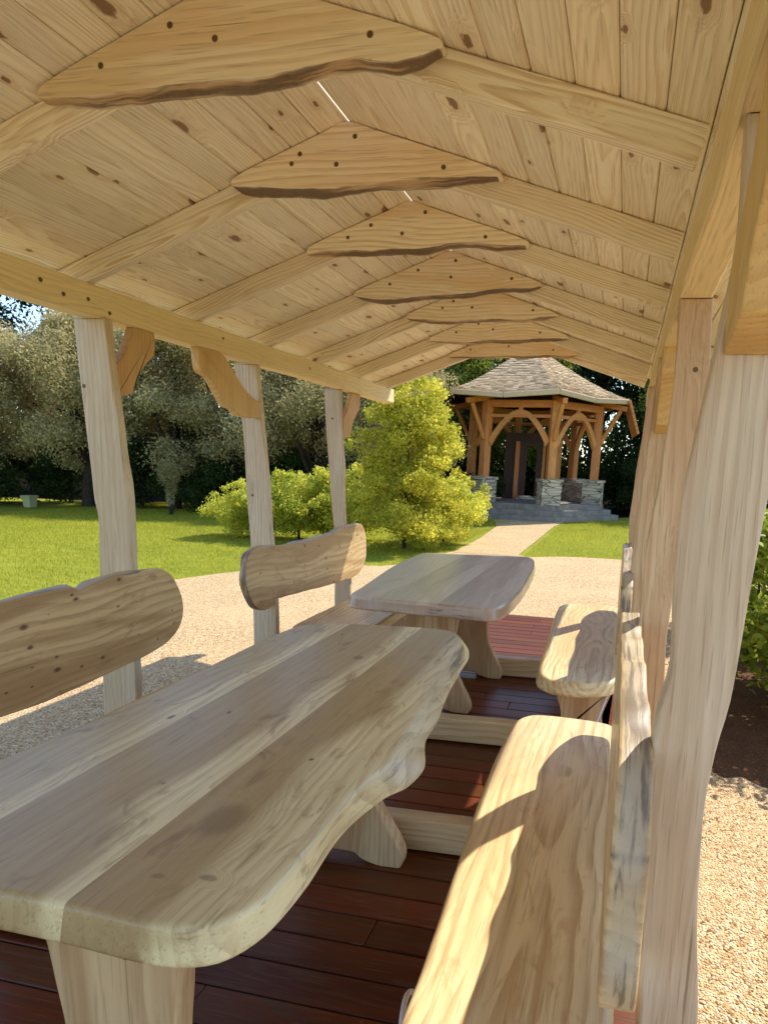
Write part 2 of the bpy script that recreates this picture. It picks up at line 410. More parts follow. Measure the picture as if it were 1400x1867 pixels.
def ground_mat(name, kind):
    N = NT(name)
    tc = N.n('ShaderNodeTexCoord').outputs['Object']
    if kind == 'gravel':
        vo = N.n('ShaderNodeTexVoronoi', feature='F1'); N.l(tc, vo.inputs['Vector']); vo.inputs['Scale'].default_value = 120.
        col = N.sep(vo.outputs['Color'])
        a = N.noise(tc, 1.1, 4.).outputs['Fac']; b = N.noise(tc, 26., 3.).outputs['Fac']
        c = N.mix(col[0], lin(190, 148, 98), lin(248, 222, 174))
        c = N.mix(N.math('LESS_THAN', col[1], .14), c, lin(126, 88, 54))
        c = N.mix(N.math('GREATER_THAN', col[2], .9), c, lin(246, 228, 192))
        c = N.mix(N.math('MULTIPLY', N.step(b, .42, .62), .45), c, lin(176, 134, 88))
        c = N.mix(N.math('MULTIPLY', N.step(a, .4, .65), .35), c, lin(232, 200, 152))
        h = N.math('ADD', N.math('MULTIPLY', vo.outputs['Distance'], -1.), N.math('MULTIPLY', b, .8))
        nb = N.bump(h, .9, .012)
        N.bsdf(c, .85, nb, spec=.2)
    elif kind == 'lawn':
        a = N.noise(tc, .45, 3.).outputs['Fac']; b = N.noise(N.vmath('MULTIPLY', tc, (1., 2.2, 1.)), 3.2, 4.).outputs['Fac']; d = N.noise(tc, 90., 2.).outputs['Fac']
        c = N.mix(N.step(a, .3, .7), (.20, .225, .022, 1), (.32, .315, .036, 1))
        c = N.mix(N.math('MULTIPLY', N.step(b, .35, .7), .6), c, (.38, .38, .05, 1))
        c = N.mix(N.math('MULTIPLY', d, .5), c, (.13, .17, .016, 1))
        N.bsdf(c, .9, N.bump(d, .6, .02), spec=.1)
    else:
        a = N.noise(tc, 6., 5., .65).outputs['Fac']; b = N.noise(tc, 55., 3.).outputs['Fac']
        c = N.mix(a, lin(58, 40, 28), lin(120, 86, 58))
        c = N.mix(N.math('MULTIPLY', N.step(b, .55, .7), .6), c, lin(150, 112, 76))
        N.bsdf(c, .95, N.bump(N.math('ADD', a, b), .9, .02), spec=.1)
    return N.m
GRAVEL = ground_mat('gravel', 'gravel'); LAWN = ground_mat('lawn_turf', 'lawn'); SOIL = ground_mat('soil', 'soil'); DARKSOIL = simple('soil_painted_shade', lin(34, 26, 18), .95, var=.6, scale=3.)  # last one: deep shade under the trees put into the soil colour
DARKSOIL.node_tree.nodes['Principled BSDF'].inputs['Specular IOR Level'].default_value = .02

# ---------------------------------------------------------------- camera
cam = bpy.data.cameras.new('camera'); co = bpy.data.objects.new('camera', cam); COL.objects.link(co)
F, CX, CY, YAW, PIT, ROLL, H = 1192.6, 889.6, 1060.2, .1980, .1750, .0370, 1.43
a = Vector((-math.sin(YAW)*math.cos(PIT), math.cos(YAW)*math.cos(PIT), -math.sin(PIT)))
r = Vector((math.cos(YAW), math.sin(YAW), 0)); u = r.cross(a)
r2 = r*math.cos(ROLL)+u*math.sin(ROLL); u2 = u*math.cos(ROLL)-r*math.sin(ROLL)
co.matrix_world = Matrix(((r2.x, u2.x, -a.x, 0), (r2.y, u2.y, -a.y, 0), (r2.z, u2.z, -a.z, H), (0, 0, 0, 1)))
cam.sensor_fit = 'HORIZONTAL'; cam.sensor_width = 36; cam.lens = 36*F/1400
cam.shift_x = -(CX-700)/1400; cam.shift_y = (CY-933.5)/1400
cam.clip_start = .05; cam.clip_end = 2000
cam.dof.use_dof = False
scene.camera = co

# ---------------------------------------------------------------- light
w = bpy.data.worlds.new('World'); scene.world = w; w.use_nodes = True
nt = w.node_tree; nt.nodes.clear()
sk = nt.nodes.new('ShaderNodeTexSky'); sk.sky_type = 'NISHITA'; sk.sun_disc = False
sk.sun_elevation = R(50); sk.sun_rotation = R(35); sk.air_density = 1.; sk.dust_density = .4; sk.ozone_density = 2.
bg = nt.nodes.new('ShaderNodeBackground'); bg.inputs[1].default_value = .15
wo = nt.nodes.new('ShaderNodeOutputWorld')
nt.links.new(sk.outputs[0], bg.inputs[0]); nt.links.new(bg.outputs[0], wo.inputs[0])
sl = bpy.data.lights.new('sun', 'SUN'); sl.energy = 3.1; sl.angle = R(.53); sl.color = (1., .93, .80)
so = bpy.data.objects.new('sun', sl); COL.objects.link(so)
sv = Vector((math.sin(R(35))*math.cos(R(50)), math.cos(R(35))*math.cos(R(50)), math.sin(R(50))))
so.rotation_euler = (-sv).to_track_quat('-Z', 'Y').to_euler(); so.location = (6, 8, 12)
scene.view_settings.view_transform = 'Standard'; scene.view_settings.look = 'None'
scene.view_settings.exposure = 1.08; scene.view_settings.gamma = 1
scene.cycles.max_bounces = 10; scene.cycles.diffuse_bounces = 6; scene.cycles.transparent_max_bounces = 8
scene.cycles.use_denoising = True
scene.cycles.sample_clamp_indirect = 8

# ---------------------------------------------------------------- ground sheets
GZ = -.15
def sheet(name, pts, z, mat, n=None):
    P = [Vector((x, y, z)) for x, y in pts]
    me = bpy.data.meshes.new(name); me.from_pydata([tuple(p) for p in P], [], [list(range(len(P)))])
    bm = bmesh.new(); bm.from_mesh(me); bmesh.ops.recalc_face_normals(bm, faces=bm.faces)
    for f in bm.faces:
        if f.normal.z < 0: f.normal_flip()
    bm.to_mesh(me); bm.free()
    o = link(name, me, mat); o['kind'] = 'structure'; return o
def smooth_closed(pts, n=160):
    P, k = cr_closed(pts, n); return [tuple(q) for q in cr_eval(P, k)]
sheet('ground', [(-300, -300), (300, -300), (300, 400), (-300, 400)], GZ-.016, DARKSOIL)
lawn_pts = [(-30, -12), (22, -12), (22, 25), (5, 25.5), (.6, 23.8), (-1., 21.6), (-3.8, 20.), (-6, 19.2), (-9, 18.5), (-13, 18.6), (-16.5, 18.3), (-20, 18), (-30, 18)]
sheet('lawn', lawn_pts, GZ-.008, LAWN)
yard = [(-7.2, -6), (-6.7, 2), (-6.45, 4.6), (-6.262, 5.498), (-6.07, 5.98), (-5.78, 6.45), (-5.52, 7.36), (-5.14, 8.26), (-4.62, 9.1), (-4.05, 9.35), (-3.59, 9.45), (-3.25, 10.0), (-3.08, 11.0), (-2.98, 11.67), (-2.4, 11.75), (-1.86, 11.78), (-1.6, 11.5), (-1.2, 11.75), (-.77, 11.89), (-.035, 11.94), (1.5, 11.7), (3.2, 10.5), (4.2, 8), (5, 3), (5, -6)]
sheet('gravel_yard', smooth_closed(yard, 240), GZ, GRAVEL)
path = [(-2.98, 11.5), (-1.80, 11.5), (-1.80, 14), (-1.82, 18.0), (-1.55, 20.6), (-3.75, 19.3), (-3.25, 17.055), (-3.03, 14)]
sheet('path', path, GZ+.004, GRAVEL)
bed = [(.52, 3.62), (.62, 3.42), (.72, 3.46), (.82, 3.36), (.95, 3.42), (1.1, 3.33), (1.6, 3.3), (2.6, 3.5), (3.2, 4.5), (2.6, 6.), (1.4, 6.4), (.6, 5.6), (.42, 4.4)]
sheet('mulch_bed', smooth_closed(bed, 80), GZ+.004, SOIL)

# ---------------------------------------------------------------- the timber pavilion
PAV = thing('timber_pavilion', 'long open timber pavilion with boarded gable roof, peeled posts and red stained deck', 'pavilion', (-1.03, 2.5, GZ))
RX, RZ = -1.035, 2.60
SLL, SLR = .357, .329
def zroof(x): return RZ-(SLL*(RX-x) if x < RX else SLR*(x-RX))
Y0R, Y1R = -1.3, 5.97
def roof_side(sgn):
    """boards run along the pavilion, each board with its own arrises"""
    sl = SLL if sgn < 0 else SLR
    th = math.atan(sl); pitch = .112; gap = .0025
    run = (1.27 if sgn < 0 else 1.49)/math.cos(th)
    mb = MB(); s0 = .0034; k = 0
    while s0 < run:
        s1 = min(s0+pitch, run+.02)
        rg = np.random.RandomState(500+k+(100 if sgn < 0 else 0))
        # each course is two boards, end to end
        cut = 0.4+rg.rand()*4.2
        for (ya, yb) in ((Y0R, Y1R-.01+rg.rand()*.01),):
            sd = int(rg.randint(1e6))
            off = (rg.rand()*60, (rg.rand()-.5)*.16, .012+rg.rand()*.07); rnd = rg.rand()
            T = .02; c = .0045
            prof = [(s0+gap/2, c), (s0+gap/2+c*.8, 0), (s1-gap/2-c*.8, 0), (s1-gap/2, c), (s1-gap/2, T), (s0+gap/2, T)]
            v = []; gc = []
            for yy in (ya, yb):
                for (s, t) in prof:
                    x = RX+sgn*(s*math.cos(th)-(-t)*math.sin(th)*1) if False else RX+sgn*(s*math.cos(th)+t*math.sin(th))
                    z = RZ-s*math.sin(th)+t*math.cos(th)
                    v.append((x, yy, z)); gc.append((yy+off[0], s-(s0+s1)/2+off[1], t+off[2]))
            f = [[i, (i+1) % 6, 6+(i+1) % 6, 6+i] for i in range(6)]+[list(range(6)), list(range(6, 12))]
            mb.add(v, f, [False]*8, gc, rnd, [0.]*12)
        s0 += pitch; k += 1
    mb.build('roof_boarding', PINE, PAV)
    # unseen covering above, added to block light through the board joints
    mb = MB()
    x0 = RX+sgn*.009; x1 = RX+sgn*(1.28 if sgn < 0 else 1.495)
    beam_y = [Y0R-.03, Y1R+.02]
    v = []
    for yy in beam_y:
        for (x, dz) in ((x0, .026), (x1, .026), (x1, .05), (x0, .05)):
            v.append((x, yy, zroof(x)+dz))
    f = [[0, 1, 2, 3], [4, 5, 6, 7], [0, 1, 5, 4], [1, 2, 6, 5], [2, 3, 7, 6], [3, 0, 4, 7]]
    mb.add(v, f, [False]*6, [(0, 0, 0)]*8, .5, [0.]*8)
    mb.build('unseen_roof_cover', SHING, PAV)

def shingle_mat():
    N = NT('shingle')
    g = N.n('ShaderNodeTexCoord').outputs['Object']
    rn = N.n('ShaderNodeAttribute', attribute_name='rnd').outputs['Fac']
    a = N.noise(g, 9., 4., .7).outputs['Fac']
    c = N.mix(a, lin(140, 112, 82), lin(212, 182, 142))
    c = N.mix(N.math('MULTIPLY', rn, .6), c, lin(230, 206, 170))
    N.bsdf(c, .9, N.bump(a, .5, .02), spec=.2)
    return N.m
SHING = shingle_mat()
roof_side(-1); roof_side(1)

YK = [1.010+.696*k for k in range(8)]           # rafter near faces
RAFTW, RAFTD = .045, .088
for k in [-1]+list(range(1, 8)):
    Y = YK[k] if k > 0 else .36
    for sgn in (-1, 1):
        mb = MB()
        th = math.atan(SLL if sgn < 0 else SLR); hd = RAFTD/2
        xe = -2.33 if sgn < 0 else .118
        if k in (1, 2, 3) and sgn > 0: xe = .122
        def pt(x): return Vector((x, Y+RAFTW/2, zroof(x)-.002-hd/math.cos(th)))
        beam(mb, pt(RX+sgn*.16), pt(xe), RAFTW, RAFTD*math.cos(th)*1.06-.002, c=.004, nseg=4, wv=.0008, seed=900+k*2+sgn)
        mb.build('rafter', RAFT, PAV)
    # collar slab on the near face of the rafters, waney lower edge
    tips = {1: (-1.615, -.492), 2: (-1.485, -.480), 3: (-1.54, -.487), 4: (-1.60, -.52), 5: (-1.52, -.50), 6: (-1.57, -.49), 7: (-1.60, -.47), -1: (-1.55, -.5)}[k]
    bot = {1: [(-1.45, 2.352), (-1.32, 2.362), (-1.12, 2.364), (-.93, 2.369), (-.71, 2.386), (-.6, 2.374)], 2: [(-1.4, 2.402), (-1.278, 2.388), (-1.13, 2.384), (-.983, 2.388), (-.85, 2.394), (-.701, 2.402)],
           3: [(-1.45, 2.395), (-1.352, 2.394), (-1.109, 2.395), (-.978, 2.392), (-.80, 2.416), (-.62, 2.398)], 4: [(-1.52, 2.352), (-1.424, 2.345), (-1.18, 2.36), (-.939, 2.374), (-.75, 2.392), (-.6, 2.395)],
           5: [(-1.42, 2.39), (-1.25, 2.372), (-1.1, 2.38), (-.9, 2.385), (-.75, 2.378), (-.6, 2.395)], 6: [(-1.47, 2.372), (-1.3, 2.368), (-1.1, 2.38), (-.95, 2.378), (-.75, 2.39), (-.6, 2.392)],
           7: [(-1.48, 2.37), (-1.3, 2.372), (-1.1, 2.378), (-.9, 2.38), (-.7, 2.385), (-.58, 2.382)], -1: [(-1.4, 2.39), (-1.2, 2.38), (-1., 2.38), (-.8, 2.39), (-.65, 2.39), (-.6, 2.39)]}[k]
    xl, xr = tips
    up = lambda x: zroof(x)-.004
    n_up = 5
    A = [(xl, up(xl)-.028), (xl+.004, up(xl)-.006)]+[(xl+(RX-xl)*i/n_up, up(xl+(RX-xl)*i/n_up)) for i in range(1, n_up)]+[(RX, up(RX)-.002)]
    A += [(RX+(xr-RX)*i/n_up, up(RX+(xr-RX)*i/n_up)) for i in range(1, n_up)]+[(xr-.004, up(xr)-.006), (xr, up(xr)-.022)]
    top_n = len(A)
    A += [(x, z) for x, z in reversed(bot)]
    rg = np.random.RandomState(k+40)
    B = [q for q in A[:top_n]]+[(x+rg.uniform(-.01, .01), z-rg.uniform(.010, .024)) for x, z in A[top_n:]]
    mb = MB(); TT = .042
    slab(mb, A, B, TT, lambda a_, b_, t_: (a_, Y-TT+t_-.0015, b_), n=170, edge=.003, noise=.0, seed=60+k, grain='a')
    # the bark shows on the lower edge only
    va = mb.v
    for i, q in enumerate(va):
        zu = zroof(q[0])
        if zu-q[2] < .03: mb.edge[i] = 0.
        else:
            q2 = list(q); q2[2] += mb.edge[i]*(.0042*math.sin(q[0]*17+k*2.1)+.002*math.sin(q[0]*41+q[1]*60+k)+.0012*math.sin(q[0]*97+k)); va[i] = tuple(q2)
    col = mb.build('collar_slab', GUSS, PAV)
    # screws
    for (sx, dz) in ((xl+.22, .050), (RX-.16, .045), (RX+.05, .04), (RX-.02, .135), (xr-.19, .05)):
        mb = MB(); yy = Y-TT-.0015; zc = zroof(sx)-dz; x2 = sx+rg.uniform(-.03, .03)
        ringn = 14; v = []; f = []; sm = []
        for (rad, dy) in ((.0085, -.0002), (.0075, -.0016), (.0045, -.0018), (.004, -.0006)):
            for i in range(ringn):
                g = 6.2832*i/ringn; v.append((x2+rad*math.cos(g), yy+dy, zc+rad*math.sin(g)))
        for q in range(3):
            for i in range(ringn):
                j = (i+1) % ringn; f.append([q*ringn+i, q*ringn+j, (q+1)*ringn+j, (q+1)*ringn+i]); sm.append(True)
        f.append([3*ringn+i for i in range(ringn)]); sm.append(False)
        mb.add(v, f, sm, [(0, 0, 0)]*len(v), .5, [0]*len(v)); mb.build('screw', HOLE, col)

# eave plates
mb = MB(); beam(mb, (-2.205, Y0R+.1, 2.034), (-2.205, 5.99, 2.034), .10, .124, c=.008, nseg=16, wv=.0025, seed=31); BEAML = mb.build('eave_beam', PLATE, PAV)
mb = MB(); beam(mb, (.179, Y0R+.1, 2.036), (.179, 5.96, 2.036), .10, .130, c=.006, nseg=16, wv=.003, seed=33); mb.build('eave_beam', PLATE, PAV)

# posts: waney slabs, outline (X, z) of the near face
POSTS = {}
def post(Y, L_, R_, T, seed):
    A = L_+[q for q in reversed(R_)]
    P = []
    for q in A: P.append(q)
    mb = MB()
    B = [(x+.004*math.sin(z*9+seed), z) for x, z in P]
    slab(mb, P, B, T, lambda a_, b_, t_: (a_, Y+t_, b_), n=150, edge=.006, noise=.0012, grain='b', seed=seed)
    o = mb.build('post', POSTW if seed in (24, 27, 29) else POST, PAV)
    sp = {3: (-2.262, 1.70), 5: (-2.22, 1.2), 9: (-2.27, 1.75), 24: (.195, 1.755)}.get(seed)
    if sp: POSTS[o.name] = (sp[0], Y-.0005, sp[1])
ZT = 1.974
post(2.455, [(-2.292, ZT), (-2.293, ZT-.01), (-2.283, 1.75), (-2.266, 1.481), (-2.256, 1.32), (-2.250, 1.22), (-2.236, 1.15), (-2.243, 1.0), (-2.26, .7), (-2.275, .281), (-2.28, .0), (-2.28, GZ-.05)],
     [(-2.145, ZT), (-2.144, ZT-.01), (-2.128, 1.75), (-2.105, 1.55), (-2.10, 1.42), (-2.086, 1.28), (-2.084, 1.114), (-2.088, .8), (-2.10, .3), (-2.105, 0.), (-2.105, GZ-.05)], .045, 3)
post(3.655, [(-2.318, ZT), (-2.318, ZT-.01), (-2.295, 1.75), (-2.27, 1.537), (-2.26, 1.2), (-2.244, .905), (-2.24, .6), (-2.239, .29), (-2.245, 0), (-2.245, GZ-.05)],
     [(-2.172, ZT), (-2.171, ZT-.01), (-2.16, 1.75), (-2.142, 1.56), (-2.125, 1.40), (-2.115, 1.2), (-2.115, 1.05), (-2.092, .80), (-2.080, .5), (-2.085, .2), (-2.09, 0), (-2.09, GZ-.05)], .045, 5)
post(4.895, [(-2.338, ZT), (-2.338, ZT-.01), (-2.325, 1.7), (-2.301, 1.381), (-2.28, 1.1), (-2.257, .86), (-2.255, .6), (-2.259, .319), (-2.26, 0), (-2.26, GZ-.05)],
     [(-2.205, ZT), (-2.204, ZT-.01), (-2.20, 1.7), (-2.188, 1.55), (-2.178, 1.385), (-2.183, 1.2), (-2.165, .95), (-2.135, .6), (-2.120, .28), (-2.125, 0), (-2.125, GZ-.05)], .045, 9)
post(1.15, [(.142, ZT), (.142, ZT-.01), (.150, 1.80), (.136, 1.66), (.112, 1.50), (.097, 1.40), (.094, 1.30), (.096, 1.207), (.104, 1.09), (.091, 1.01), (.082, .92), (.080, .795), (.092, .55), (.100, .375), (.100, 0), (.100, GZ-.05)],
     [(.262, ZT), (.262, ZT-.01), (.262, 1.80), (.256, 1.60), (.234, 1.40), (.226, 1.30), (.219, 1.20), (.209, 1.04), (.192, .94), (.182, .81), (.190, .6), (.210, .395), (.215, 0), (.215, GZ-.05)], .05, 21)
post(2.25, [(.131, ZT), (.131, ZT-.01), (.131, 1.8), (.128, 1.625), (.118, 1.5), (.116, 1.413), (.100, 1.28), (.087, 1.176), (.087, 1.05), (.10, .84), (.125, .6), (.14, .41), (.14, 0), (.14, GZ-.05)],
     [(.232, ZT), (.232, ZT-.01), (.238, 1.8), (.240, 1.71), (.222, 1.58), (.205, 1.5), (.205, 1.35), (.199, 1.18), (.186, 1.0), (.179, .84), (.19, .6), (.20, .4), (.20, 0), (.20, GZ-.05)], .05, 24)
post(3.37, [(.118, ZT), (.118, ZT-.01), (.112, 1.8), (.098, 1.56), (.092, 1.456), (.080, 1.3), (.071, 1.185), (.064, .905), (.08, .5), (.09, 0), (.09, GZ-.05)],
     [(.215, ZT), (.215, ZT-.01), (.215, 1.8), (.185, 1.6), (.172, 1.46), (.178, 1.3), (.168, 1.19), (.165, .9), (.18, .5), (.19, 0), (.19, GZ-.05)], .05, 27)
post(4.5, [(.110, ZT), (.110, ZT-.01), (.100, 1.8), (.090, 1.64), (.071, 1.427), (.058, 1.25), (.048, 1.1), (.062, .9), (.075, .5), (.08, 0), (.08, GZ-.05)],
     [(.205, ZT), (.205, ZT-.01), (.20, 1.8), (.19, 1.64), (.175, 1.43), (.16, 1.25), (.15, 1.1), (.16, .9), (.17, .5), (.18, 0), (.18, GZ-.05)], .05, 29)

def screw_on(parent, p, n, rad=.0085):
    mb = MB(); p = Vector(p); n = Vector(n); tube(mb, [p-n*.001, p+n*.0012, p+n*.0013], [rad, rad*.9, rad*.55], 12); mb.build('screw', HOLE, parent)
for q in ((-2.1535, 2.17, 2.045), (-2.1535, 2.27, 2.02), (-2.1535, 2.39, 2.03), (-2.1535, 2.50, 2.0), (-2.1535, 3.30, 2.05), (-2.1535, 4.3, 2.04)):
    screw_on(BEAML, q, (1, 0, 0))
for o_, q in POSTS.items(): screw_on(bpy.data.objects[o_], q, (0, -1, 0))

# arched braces: outline (Y, z), thickness along X
def brace(A, x0, x1, seed, mat=None):
    mb = MB()
    slab(mb, A, None, x1-x0, lambda a_, b_, t_: (x0+t_, a_, b_), n=90, edge=.004, grain='b', seed=seed)
    mb.build('brace', mat or BRACE, PAV)
BA = [(0, -.175), (.001, -.172), (.055, -.125), (.10, -.050), (.122, -.002), (.125, 0), (.245, 0), (.248, -.003), (.243, -.085), (.20, -.125), (.135, -.195), (.10, -.265), (.098, -.268), (.001, -.296), (0, -.293)]
def braceat(Ypost, sgn, x0, x1, k=1., seed=1, zs=1.):
    brace([(Ypost+sgn*y*k, ZT-.003+z*k*zs) for y, z in BA], x0, x1, seed)
braceat(2.502, 1, -2.192, -2.152, 1.06, 41)
brace([(3.285, ZT-.003), (3.40, 1.885), (3.50, 1.81), (3.60, 1.765), (3.652, 1.755), (3.653, 1.75), (3.653, 1.665), (3.65, 1.66), (3.53, 1.655), (3.43, 1.66), (3.38, 1.69), (3.315, 1.70), (3.245, 1.764), (3.177, 1.83), (3.109, 1.85), (3.09, 1.90), (3.088, ZT-.005), (3.09, ZT-.003)], -2.20, -2.155, 42)
braceat(4.942, 1, -2.235, -2.198, 1.35, 43, .95)
braceat(1.148, -1, .140, .228, 1.45, 44, .82)
braceat(2.302, 1, .150, .215, 1., 45)
braceat(3.368, -1, .125, .185, 1.2, 46)
braceat(4.548, 1, .13, .19, 1., 47)

# deck
mb = MB(); y = -1.6; k = 0
while y < 6.12:
    y1 = y+.118
    rg = np.random.RandomState(300+k)
    off_r = rg.rand()
    cut = rg.uniform(-1.9, -.2)
    for (xa, xb) in ((-2.33, cut-.001), (cut+.001, .235)):
        beam(mb, (xa, y+.0575, -.0145+rg.uniform(-.0006, .0006)), (xb, y+.0575, -.0145), .1150, .029, c=.003, seed=int(rg.randint(1e6)), rnd=rg.rand())
    y += .12; k += 1
mb.build('deck', DECK, PAV)
for (x, nm) in ((-2.29, 0), (-1.6, 1), (-.9, 2), (-.2, 3), (.20, 4)):
    mb = MB(); beam(mb, (x, -1.58, -.092), (x, 6.05, -.092), .045, .115, c=.003, seed=600+nm); mb.build('joist', DECK, PAV)

# ---------------------------------------------------------------- furniture
def leg(name, parent, xc, y, z1, top, waist, foot, T=.06, seed=1, arch=True, tilt=0., x_shift_top=0.):
    A = [(-foot, 0.004), (-foot+.03, 0.001), (-foot+.09, .001), (-foot+.15, .018), (-foot*.25, .036), (foot*.25, .036), (foot-.15, .018), (foot-.09, .001), (foot-.03, .001), (foot, .004)]
    if not arch: A = [(-foot, .004), (-foot+.02, .001), (-foot*.4, .012), (foot*.4, .012), (foot-.02, .001), (foot, .004)]
    rt = [(foot+.008, .05), (foot-.012, .10), (waist+(foot-waist)*.55, z1*.24), (waist+.012, z1*.38), (waist, z1*.56), (waist+(top-waist)*.35, z1*.76), (top-.004, z1-.012), (top, z1)]
    rg = np.random.RandomState(seed)
    A += rt+[(top-.01, z1+.001), (-top+.01, z1+.001)]+[(-x+rg.uniform(-.008, .008), z) for x, z in reversed(rt)]
    mb = MB()
    slab(mb, A, None, T, lambda a_, b_, t_: (xc+a_+tilt*b_, y+t_, b_), n=130, edge=.008, noise=.002, grain='b', seed=seed)
    l = mb.build('leg', LEG, parent)
    mb = MB(); tube(mb, [(xc+.03, y+.001, z1*.86), (xc+.03, y-.002, z1*.86)], .007, 10); mb.build('screw', HOLE, l)
    return l

T1 = thing('trestle_table', 'nearest long pale timber table with waney edge and a burl bulge on its right side', 'table', (-.9, 1.65, 0), 'solid slab tables under the roof')
A = [(-1.30, .775), (-1.22, .75), (-1.1, .747), (-.907, .751), (-.778, .751), (-.62, .746), (-.55, .768), (-.510, .823), (-.503, .91), (-.508, 1.07), (-.500, 1.25), (-.494, 1.33), (-.505, 1.45), (-.514, 1.58), (-.53, 1.75), (-.558, 1.95), (-.572, 2.2), (-.582, 2.40), (-.640, 2.535), (-.73, 2.572), (-.95, 2.553), (-1.2, 2.505), (-1.275, 2.43), (-1.302, 2.2), (-1.288, 1.62), (-1.31, 1.12), (-1.33, .87)]
B = [(-1.30, .765), (-1.22, .738), (-1.1, .735), (-.907, .739), (-.778, .739), (-.61, .735), (-.536, .759), (-.500, .825), (-.492, .95), (-.500, 1.12), (-.468, 1.28), (-.434, 1.345), (-.424, 1.45), (-.470, 1.60), (-.482, 1.77), (-.508, 1.957), (-.528, 2.2), (-.545, 2.41), (-.60, 2.555), (-.73, 2.582), (-.95, 2.563), (-1.2, 2.515), (-1.29, 2.43), (-1.322, 2.2), (-1.31, 1.62), (-1.33, 1.12), (-1.35, .87)]
sw = lambda Q: [(y_, x_) for x_, y_ in Q]
mb = MB(); slab(mb, sw(A), sw(B), .062, lambda a_, b_, t_: (b_, a_, .75-t_), n=260, edge=.009, noise=.003, grain='a', seed=5, off=(0., 0., .06), mid=5)
for i_, q_ in enumerate(mb.v):
    if q_[1] < .85 or q_[1] > 2.52: mb.edge[i_] = 0.
top1 = mb.build('tabletop', TABLE, T1)
leg('leg', T1, -.80, .84, .688, .142, .110, .2, seed=11)
leg('leg', T1, -.92, 2.02, .688, .185, .12, .232, seed=12)
mb = MB(); beam(mb, (-.82, 2.16, .072), (-.10, 2.20, .072), .075, .125, c=.006, nseg=4, wv=.002, seed=71); mb.build('stretcher', LEG, T1)
mb = MB(); beam(mb, (-.80, .99, .072), (-.10, .99, .072), .075, .125, c=.006, nseg=4, wv=.002, seed=72); mb.build('stretcher', LEG, T1)

T2 = thing('trestle_table', 'far timber table with rounded corners and grey satin top catching skylight', 'table', (-1., 4., 0), 'solid slab tables under the roof')
A = [(-1.36, 3.17), (-1.335, 3.10), (-1.26, 3.07), (-1.176, 3.064), (-1.027, 3.052), (-.86, 3.046), (-.741, 3.042), (-.62, 3.034), (-.570, 3.07), (-.545, 3.18), (-.535, 3.34), (-.533, 3.6), (-.541, 3.83), (-.575, 4.43), (-.61, 4.74), (-.64, 4.88), (-.705, 4.97), (-.85, 4.965), (-1.15, 4.90), (-1.40, 4.84), (-1.485, 4.79), (-1.492, 4.65), (-1.474, 4.144), (-1.412, 3.59), (-1.38, 3.35)]
B = [(x_*1.0+(.012 if x_ > -.65 else (-.012 if x_ < -1.3 else 0)), y_-(.014 if y_ < 3.2 else -.01 if y_ > 4.8 else 0)) for x_, y_ in A]
mb = MB(); slab(mb, sw(A), sw(B), .066, lambda a_, b_, t_: (b_, a_, .75-t_), n=200, edge=.011, noise=.003, grain='a', seed=8, off=(9.1, 0., .05), mid=4)
mb.build('tabletop', TABLE2, T2)
leg('leg', T2, -1.03, 3.52, .684, .185, .13, .235, seed=13)
leg('leg', T2, -.98, 4.20, .684, .185, .14, .245, seed=14)
mb = MB(); beam(mb, (-.98, 3.14, .072), (-.10, 3.17, .072), .075, .125, c=.006, nseg=4, wv=.002, seed=73); mb.build('stretcher', LEG, T2)
mb = MB(); beam(mb, (-.92, 4.30, .072), (-.10, 4.33, .072), .075, .125, c=.006, nseg=4, wv=.002, seed=74); mb.build('stretcher', LEG, T2)

def bench(label, seatA, seat_b, backA, back_bx, legs, group, side, seed, bark=None):
    x0 = sum(q[0] for q in seatA)/len(seatA); y0 = sum(q[1] for q in seatA)/len(seatA)
    t = thing('slab_bench', label, 'bench', (x0, y0, 0), group)
    mb = MB(); slab(mb, sw(seatA), sw(seat_b), .07, lambda a_, b_, t_: (b_, a_, .45-t_), n=180, edge=.014, noise=.004, grain='a', seed=seed, off=(seed*1.7, -(x0)-.06, .05), mid=4)
    mb.build('seat', SEAT, t)
    # backrest: (Y, z) outline, t across X with a slight lean; wavy waney top
    (xb0, xb1, lean) = back_bx
    mb = MB(); rg = np.random.RandomState(seed)
    Bk = [(y_+rg.uniform(-.006, .006), z_+rg.uniform(-.01, .01)) for y_, z_ in backA]
    slab(mb, backA, Bk, abs(xb1-xb0), lambda a_, b_, t_: (xb0+(t_ if xb1 > xb0 else -t_)+lean*(b_-.7), a_, b_), n=240, edge=.007, noise=.005, grain='a', seed=seed+3, mid=4)
    mb.build('backrest', BACK, t)
    for (xc, yy, tp, ws, ft, sd) in legs:
        leg('leg', t, xc, yy, .379, tp, ws, ft, seed=sd, arch=False)
    return t

seat1 = [(-.346, 2.435), (-.30, 2.495), (-.233, 2.508), (-.05, 2.50), (.03, 2.46), (.045, 2.3), (.045, 1.7), (.05, 1.2), (.045, .80), (-.02, .74), (-.22, .74), (-.30, .80), (-.316, .962), (-.321, 1.09), (-.328, 1.23), (-.341, 1.48), (-.350, 1.70), (-.363, 2.07), (-.36, 2.3)]
seat1b = [(x_-(.022 if x_ < -.28 else 0), y_) for x_, y_ in seat1]
back1 = [(1.10, .535), (1.3, .55), (1.6, .56), (1.9, .565), (2.2, .57), (2.40, .59), (2.485, .65), (2.515, .74), (2.48, .84), (2.41, .90), (2.33, .932), (2.24, .922), (2.16, .925), (2.08, .950), (2.01, .932), (1.94, .935), (1.86, .955), (1.78, .936), (1.70, .938), (1.60, .957), (1.51, .938), (1.42, .944), (1.32, .952), (1.24, .946), (1.16, .945), (1.08, .925), (1.02, .87), (.985, .80), (.968, .70), (.945, .62), (.955, .565), (1.02, .54)]
